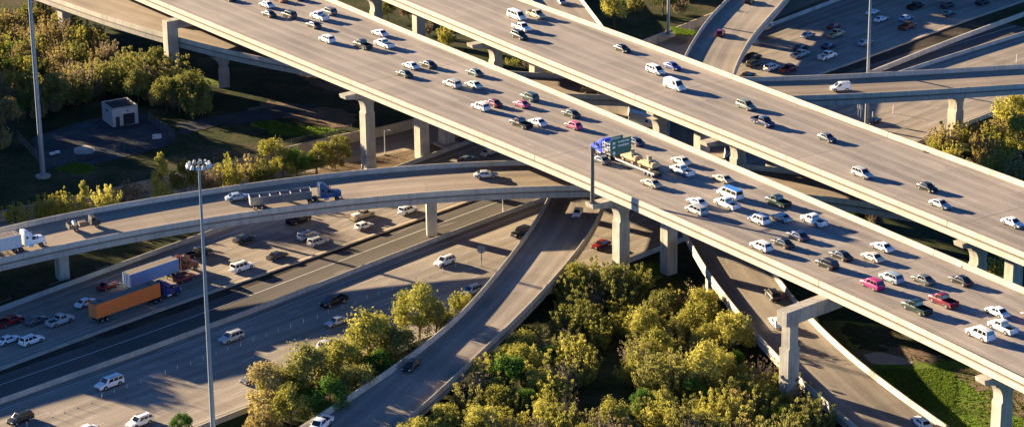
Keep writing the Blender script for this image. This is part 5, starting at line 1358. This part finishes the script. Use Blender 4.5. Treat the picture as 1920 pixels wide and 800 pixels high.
def armoured(label, loc, rz):
    v = tag(empty('armoured_vehicle', loc, rz), label, 'army vehicle', 'tan armoured vehicles on the flatbed')
    mb = MB(); pr = [(-2.4, .75), (2.3, .65), (2.45, .95), (2.3, 1.2), (.95, 1.38), (.55, 1.9), (-1.0, 1.95), (-1.35, 1.5), (-2.4, 1.4)]
    mb.prism(pr, lambda p: Vector((p[0], -1.05 * (.86 if p[1] > 1.5 else 1), p[1])), lambda p: Vector((p[0], 1.05 * (.86 if p[1] > 1.5 else 1), p[1]))); mb.build('hull', M['tan'], v, bevel=.05)
    mb = MB(); mb.tube((-.3, 0, 1.93), (-.3, 0, 2.32), .52, .45, 12); mb.box((-.1, 0, 2.5), (.5, .9, .35)); mb.tube((-.1, 0, 2.5), (1.2, 0, 2.6), .05, .04, 6); mb.build('turret', M['tan'], v)
    mb = MB()
    for s in (-1, 1): mb.box((.15, s * .97, 1.62), (.5, .05, .28)); mb.box((-.6, s * .97, 1.62), (.5, .05, .28))
    mb.hexa([(.93, -.75, 1.42), (.96, .75, 1.42), (.6, .7, 1.86), (.6, -.7, 1.86), (.97, -.75, 1.44), (1.0, .75, 1.44), (.64, .7, 1.88), (.64, -.7, 1.88)]); mb.build('window', M['glass'], v)
    mb = MB(); mb.box((-1.85, 0, 1.6), (.9, 1.6, .35)); mb.box((1.5, .5, 1.42), (.7, .5, .25)); mb.build('stowage', M['tan'], v, bevel=.04)
    for x in (-1.6, 1.5):
        for s in (-1, 1):
            mb = MB(); mb.tube((0, -.16, 0), (0, .16, 0), .46, .46, 14); w_ = mb.build('wheel', M['trim'], v, smooth=True); w_.location = (x, s * .98, .46)
            mb = MB(); mb.tube((0, s * .14, 0), (0, s * .17, 0), .25, .22, 8); mb.build('rim', M['tan'], w_)
    return v
armoured('front tan armoured vehicle on the flatbed, nearest the blue truck', ob - d * 9.0 + Vector((0, 0, 1.07)), a)
armoured('rear tan armoured vehicle on the flatbed, nearest the trailer end', ob - d * 14.6 + Vector((0, 0, 1.07)), a)
# blue roof of the white van, load in the beige pickup
for o in list(col.objects):
    if o.get('label') == 'white van with bright blue roof in the middle of the deck':
        mb = MB(); mb.box((-.65, 0, 2.13), (4.0, 1.62, .05)); rf = mb.build('roof', plain('blue_roof_paint', (.05, .22, .62), .4), o, bevel=.02)
    if o.get('label') == 'beige pickup with pale load in its bed':
        mb = MB(); mb.box((-1.9, .1, 1.2), (1.5, 1.1, .6)); mb.box((-1.2, -.3, 1.4), (.6, .7, .5)); x = mb.build('sack_load', M['white'], None, bevel=.08); x.location = o.location; x.rotation_euler = o.rotation_euler; tag(x, 'pale sacks lying in the bed of the beige pickup', 'cargo')
    if o.get('label') == 'small white van with roof rack on the right flyover':
        mb = MB()
        for s in (-1, 1): mb.box((-1.0, s * .6, 2.03), (2.2, .05, .05))
        for q in (-1.9, -1.0, -.1): mb.box((q, 0, 2.06), (.06, 1.3, .04))
        mb.build('roof_rack', M['steel'], o)
# white box lorry in the gap
o = tag(empty('box_truck'), 'white lorry in the shadow of the gap between the decks', 'truck', GL)
mb = MB(); mb.prism([(1.5, .7), (3.6, .7), (3.65, 1.6), (2.9, 1.75), (2.3, 2.7), (1.5, 2.75)], lambda p: Vector((p[0], -1.1, p[1])), lambda p: Vector((p[0], 1.1, p[1]))); mb.build('cab', M['white'], o, bevel=.06)
mb = MB()
for s in (-1, 1): mb.box((2.2, s * 1.11, 2.0), (.7, .03, .55))
mb.build('side_window', M['glass'], o); mb = MB(); mb.box((-1.3, 0, 2.1), (5.4, 2.4, 2.5)); mb.build('box_body', M['white'], o, bevel=.04)
mb = MB(); mb.box((-.2, 0, .75), (7.2, .9, .25)); mb.build('chassis', M['trim'], o); wheels_axle(o, [2.6], 2.3, .45, False); wheels_axle(o, [-2.4], 2.4, .48)
p = at(1203, 226, 1.5); o.location = (p.x, p.y, .03); t = A.tan(A.nearest_px(1200, 300)); o.rotation_euler = (0, 0, math.atan2(t.y, t.x) + R(18))

# ------------------------------------------------------------------ block building, yard fence, sign board
o = empty('block_building'); tag(o, 'small pale block building with dark flat roof and garage opening, in the yard', 'building')
P0 = at(212, 239, WALL_H); P1 = at(260, 231, WALL_H); e = (P1 - P0); w = e.length; ang = math.atan2(e.y, e.x); o.location = P0; o.rotation_euler = (0, 0, ang)
Pb = at(191, 222, WALL_H); dd = (Pb - P0); dep = 7.0; h = 4.3
mb = MB(); mb.box((w / 2, dep / 2, h / 2), (w, dep, h)); mb.build('wall', plain('block_wall', (.47, .43, .38), .9, var=.14), o, bevel=.03)
mb = MB(); mb.box((w / 2, dep / 2, h + .06), (w - .5, dep - .5, .12)); rf = mb.build('roof', M['roofing'], o)
mb = MB()
for c, s in (((w / 2, 0.12, h + .15), (w + .1, .28, .35)), ((w / 2, dep - .12, h + .15), (w + .1, .28, .35)), ((.12, dep / 2, h + .15), (.28, dep - .3, .35)), ((w - .12, dep / 2, h + .15), (.28, dep - .3, .35))): mb.box(c, s)
mb.build('parapet', M['pier'], rf)
mb = MB(); mb.box((w * .64, -.03, 1.5), (w * .44, .08, 2.7)); mb.build('garage_door', M['slot'], o)
mb = MB(); mb.box((w * .20, -.03, 1.25), (1.0, .08, 2.35)); dr = mb.build('door', M['trim'], o)
mb = MB(); mb.box((w * .20 + .35, -.09, 1.2), (.12, .05, .06)); mb.build('handle', M['steel'], dr)
mb = MB(); mb.box((w * .60, -.06, 3.6), (.35, .14, .3)); mb.build('wall_lamp', M['trim'], o)
mb = MB(); mb.box((-.04, dep * .5, 3.4), (.08, 1.6, .4)); mb.build('vent', M['trim'], o)
def fence(px, z, h, label, step=2.6, mpost=None):
    root = tag(empty('wire_fence'), label, 'fence', 'wire fences round the yard'); P = resample([at(x, y, z) for x, y in px], step)
    for p in P:
        mb = MB(); mb.tube(p, p + Vector((0, 0, h)), .05, .05, 6); mb.build('post', mpost or M['wire'], root)
    mb = MB()
    for a, b in zip(P, P[1:]):
        for q in (0.05, .25, .5, .75, .98): mb.tube(a + Vector((0, 0, h * q)), b + Vector((0, 0, h * q)), .018 if q < .9 else .03, .018 if q < .9 else .03, 4, 0, False)
        for k in range(9): c = a.lerp(b, k / 9); mb.tube(c, c + Vector((0, 0, h)), .012, .012, 3, 0, False)
    mb.build('wire_mesh', M['wire'], root)
fence([(279, 228), (327, 262)], WALL_H, 2.4, 'wire fence on the right side of the yard')
fence([(327, 262), (180, 293), (84, 316)], WALL_H, 2.0, 'wire fence along the front of the yard')
fence([(33, 262), (72, 302), (84, 316)], WALL_H, 2.2, 'wire fence at the left corner of the yard by the mast')
fence([(400, 306), (470, 292), (560, 268), (660, 244)], WALL_H, 1.4, 'low wire fence on top of the retaining wall', 4.0)
p = at(295, 266, WALL_H); mb = MB(); mb.box((p.x, p.y, WALL_H + 1.35), (2.1, .08, 1.15), 0, R(12)); o = mb.build('sign_board', M['white']); tag(o, 'blank white board by the front fence of the yard', 'board')
rr = random.Random(4)
for k, (x, y, lb) in enumerate([(98, 290, 'pale scrap slab lying beside the mast in the yard, left one'), (108, 287, 'pale scrap slab lying beside the mast in the yard, right one'), (103, 294, 'dark scrap block in front of the pale slabs')]):
    p = at(x, y, WALL_H); mb = MB(); mb.box((p.x, p.y, WALL_H + .3), (1.1, .8, .45), 0, rr.random() * 3); o = mb.build('scrap_block', M['white'] if k < 2 else M['trim'], bevel=.05); tag(o, lb, 'scrap')
p = A.locate(1800, 499, 0)[0]; mb = MB(); mb.box((p.x, p.y, p.z + .2), (1.2, .5, .35), 0, -1.0); mb.box((p.x + .8, p.y - .5, p.z + .12), (.5, .4, .2), 0, .3); o = mb.build('debris', M['white'], bevel=.05); tag(o, 'pale debris on the shoulder of the crowded deck behind a black sedan', 'debris')
p = B.locate(1733, 285, 0)[0]; mb = MB(); mb.box((p.x, p.y, p.z + .12), (.8, .5, .2), 0, -1.0); o = mb.build('debris', M['trim'], bevel=.05); tag(o, 'dark scrap on the far shoulder of the far deck', 'debris')

# ------------------------------------------------------------------ high masts, lamps, sign gantry, marker posts
def mast(x, y, z0, H, label, ring=True, r0=.42, r1=.2):
    p = at(x, y, z0); root = tag(empty('light_mast', (p.x, p.y, z0)), label, 'light mast', 'tall steel light masts'); mb = MB()
    mb.tube((0, 0, 0), (0, 0, H), r0, r1, 16); mb.build('pole', M['steel'], root, smooth=True)
    mb = MB(); mb.tube((0, 0, -.1), (0, 0, .35), 1.7, 1.7, 20); mb.build('base_plate', M['apron'], root)
    mb = MB(); mb.tube((0, 0, .3), (0, 0, 1.1), .62, .55, 12); mb.build('collar', M['darksteel'], root)
    if ring:
        mb = MB()
        for k in range(24):
            a, b = 6.2832 * k / 24, 6.2832 * (k + 1) / 24; mb.tube((1.35 * math.cos(a), 1.35 * math.sin(a), H - .5), (1.35 * math.cos(b), 1.35 * math.sin(b), H - .5), .06, .06, 5, 0, False)
        for k in range(4): a = k * 1.5708; mb.tube((0, 0, H - .3), (1.35 * math.cos(a), 1.35 * math.sin(a), H - .5), .05, .05, 5)
        mb.build('lamp_ring', M['darksteel'], root)
        for k in range(12):
            a = 6.2832 * k / 12; c = Vector((1.75 * math.cos(a), 1.75 * math.sin(a), H - .6)); mb = MB(); mb.tube(c + Vector((0, 0, .42)), c + Vector((math.cos(a) * .15, math.sin(a) * .15, -.25)), .17, .34, 12); l = mb.build('lamp', M['lampwhite'], root, smooth=True)
            mb = MB(); mb.tube(c + Vector((math.cos(a) * .15, math.sin(a) * .15, -.25)), c + Vector((math.cos(a) * .17, math.sin(a) * .17, -.30)), .31, .29, 12); mb.build('lens', M['headlamp'], l)
        mb = MB(); mb.tube((0, 0, H), (0, 0, H + 1.0), .04, .01, 5); mb.build('lightning_rod', M['darksteel'], root)
    return root
mast(81, 331, WALL_H, 48, 'thick steel mast beside the fenced yard, far left', False, .62, .38)
mast(1253, 66, WALL_H, 40, 'steel mast standing on the lawn at the top', False, .42, .28)
mast(1624, 240, 0, 38, 'steel mast rising in front of the right flyover', False, .45, .25)
def zat(px, yb, yt, z0=0):
    b = at(px, yb, z0); lo, hi = 0, 90
    for _ in range(40):
        mm = (lo + hi) / 2; v = b + Vector((0, 0, mm)) - Vector((0, 0, CAM_H)); py = 400 - F_PX * v.dot(CU) / v.dot(_fw)
        if py > yt: lo = mm
        else: hi = mm
    return lo
mast(404, 880, 0, zat(404, 880, 303), 'tall steel mast with a ring of twelve white lamps, in front of everything at left', True, .5, .17)
def lamp_post(x, y, z0, H, label):
    p = at(x, y, z0); root = tag(empty('street_lamp', (p.x, p.y, z0)), label, 'street lamp', 'short street lamps below the ramps'); mb = MB(); mb.tube((0, 0, 0), (0, 0, H), .12, .07, 8); mb.build('pole', M['lampwhite'], root, smooth=True)
    mb = MB(); mb.box((0, 0, .15), (.6, .6, .3)); mb.build('base', M['apron'], root)
    mb = MB(); mb.tube((0, 0, H), (.9, -.3, H + .2), .05, .04, 6); mb.build('arm', M['lampwhite'], root); mb = MB(); mb.box((1.1, -.36, H + .2), (.7, .28, .14), 0, -.32); mb.build('lamp', M['lampwhite'], root, bevel=.03)
lamp_post(722, 291, 0, 6, 'thin lamp post by the side road right of the tall pier')
lamp_post(943, 401, 0, 5.5, 'thin lamp post on the lit median under the lorry ramp')
p = at(903, 500, 0); root = tag(empty('road_sign', (p.x, p.y, 0), R(-8)), 'grey back of a round-cornered road sign beside the turning ramp wall', 'road sign'); mb = MB(); mb.tube((0, 0, 0), (0, 0, 4.2), .09, .09, 8); mb.build('pole', M['steel'], root)
mb = MB(); mb.prism([(.9 * math.cos(k * .7854 + .39), 3.9 + .9 * math.sin(k * .7854 + .39)) for k in range(8)], lambda q: Vector((q[0], -.12, q[1])), lambda q: Vector((q[0], -.16, q[1]))); mb.build('sign_panel', M['steel'], root)
for x, y, lb in [(1609, 224, 'left one of the two small sign posts behind the far deck by the mast'), (1614, 226, 'right one of the two small sign posts behind the far deck by the mast')]:
    p = at(x, y, 0); root = tag(empty('sign_post', (p.x, p.y, 0)), lb, 'sign post', 'small sign posts by the mast'); mb = MB(); mb.tube((0, 0, 0), (0, 0, 3.6), .1, .1, 8); mb.build('pole', M['steel'], root); mb = MB(); mb.box((0, 0, 3.2), (.7, .06, 1.0)); mb.build('sign_panel', M['lampwhite'], root)
for k, t in enumerate((0, .5, 1)):
    x, y = [(1675, 213), (1636, 226), (1906, 118)][k]; p = at(x, y, 0); mb = MB(); mb.tube((p.x, p.y, 0), (p.x, p.y, 2.2), .13, .1, 8); o = mb.build('marker_post', M['post']); tag(o, ['white marker post under the right flyover, right of the mast', 'white marker post close to the foot of the right mast', 'white marker post on the lit lanes at the right edge'][k], 'marker post')
# slim flexible lane posts on the near carriageway
first = None
for k in range(38):
    t = k / 37; x, y = 28 + (900 - 28) * t, 808 + (484 - 808) * t
    if first is None:
        first = empty('lane_post'); mb = MB(); mb.tube((0, 0, 0), (0, 0, 1.05), .05, .045, 6); mb.build('post', M['post'], first); mb = MB(); mb.tube((0, 0, 0.0), (0, 0, .06), .15, .12, 8); mb.build('base', M['trim'], first); tl = tree_of(first); o = first
    else: o = copy_nested(tl)
    p = at(x + rnd.uniform(-2, 2), y, .03); o.location = (p.x, p.y, .03); tag(o, 'slim white flexible lane post in the row dividing the near freeway lanes', 'lane post', 'row of flexible lane posts on the near freeway lanes')
# overhead sign on a single steel pole, fixed to the pier cap
i = A.nearest_px(1134, 345); l = A.lat(i); l = Vector((l.x, l.y, 0)).normalized(); n3 = Vector((l.y, -l.x, 0)); b0 = Vector((A.N[i].x, A.N[i].y, 0)) - l * 3.7; az = math.atan2(l.y, l.x)
root = tag(empty('overhead_sign', (b0.x, b0.y, 19.2), az), 'green overhead direction sign on one steel pole above the crowded deck', 'road sign'); Hs = 11.5
mb = MB(); mb.tube((0, 0, 0), (0, 0, Hs), .42, .36, 14); mb.build('pole', M['darksteel'], root, smooth=True)
mb = MB(); mb.tube((0, 0, 0), (0, 0, .25), .8, .8, 12); mb.build('base_plate', M['darksteel'], root)
mb = MB()
for z in (Hs - .4, Hs - 1.8): mb.tube((0, 0, z), (9.6, 0, z), .11, .11, 8)
for k in range(8): mb.tube((k * 1.2, 0, Hs - .4 - (k % 2) * 1.4), ((k + 1) * 1.2, 0, Hs - .4 - ((k + 1) % 2) * 1.4), .05, .05, 6)
mb.build('arm', M['darksteel'], root)
sy = -.35 if n3.y < 0 else .35; s_ = -1 if (Matrix.Rotation(az, 3, 'Z') @ Vector((0, -1, 0))).y < 0 else 1; fy = s_ * .35
mb = MB(); mb.box((6.7, fy, Hs - 1.0), (5.1, .12, 3.2)); pn = mb.build('sign_panel', M['green'], root)
mb = MB(); mb.box((5.75, fy, Hs + .95), (2.9, .12, .75)); mb.build('exit_tab', M['green'], root)
mb = MB(); yy = fy + s_ * .075; rr = random.Random(3)
def bar(x, z, w_, h_): mb.box((x, yy, z), (w_, .02, h_))
for row, z in enumerate((Hs + .05, Hs - .75)):                 # two lines of unreadable small white lettering
    x = 6.05
    while x < 8.7: w_ = rr.uniform(.10, .2); bar(x, z, w_, rr.uniform(.28, .42)); x += w_ + rr.choice((.06, .07, .09))
x = 4.5
while x < 6.6: w_ = rr.uniform(.10, .18); bar(x, Hs + .95, w_, .32); x += w_ + .08
for z in (Hs - .05, Hs - .9): bar(5.0, z, .62, .5)
for k in range(4): bar(8.9 if k == 0 else 9 + k * 2.0, 0, .001, .001) if False else None
mb.tube((5.0, fy + s_ * .06, Hs - 2.1), (5.0, fy + s_ * .085, Hs - 2.1), .36, .36, 14); mb.build('lettering', M['white'], pn)
# hatch marking on the far deck shoulder
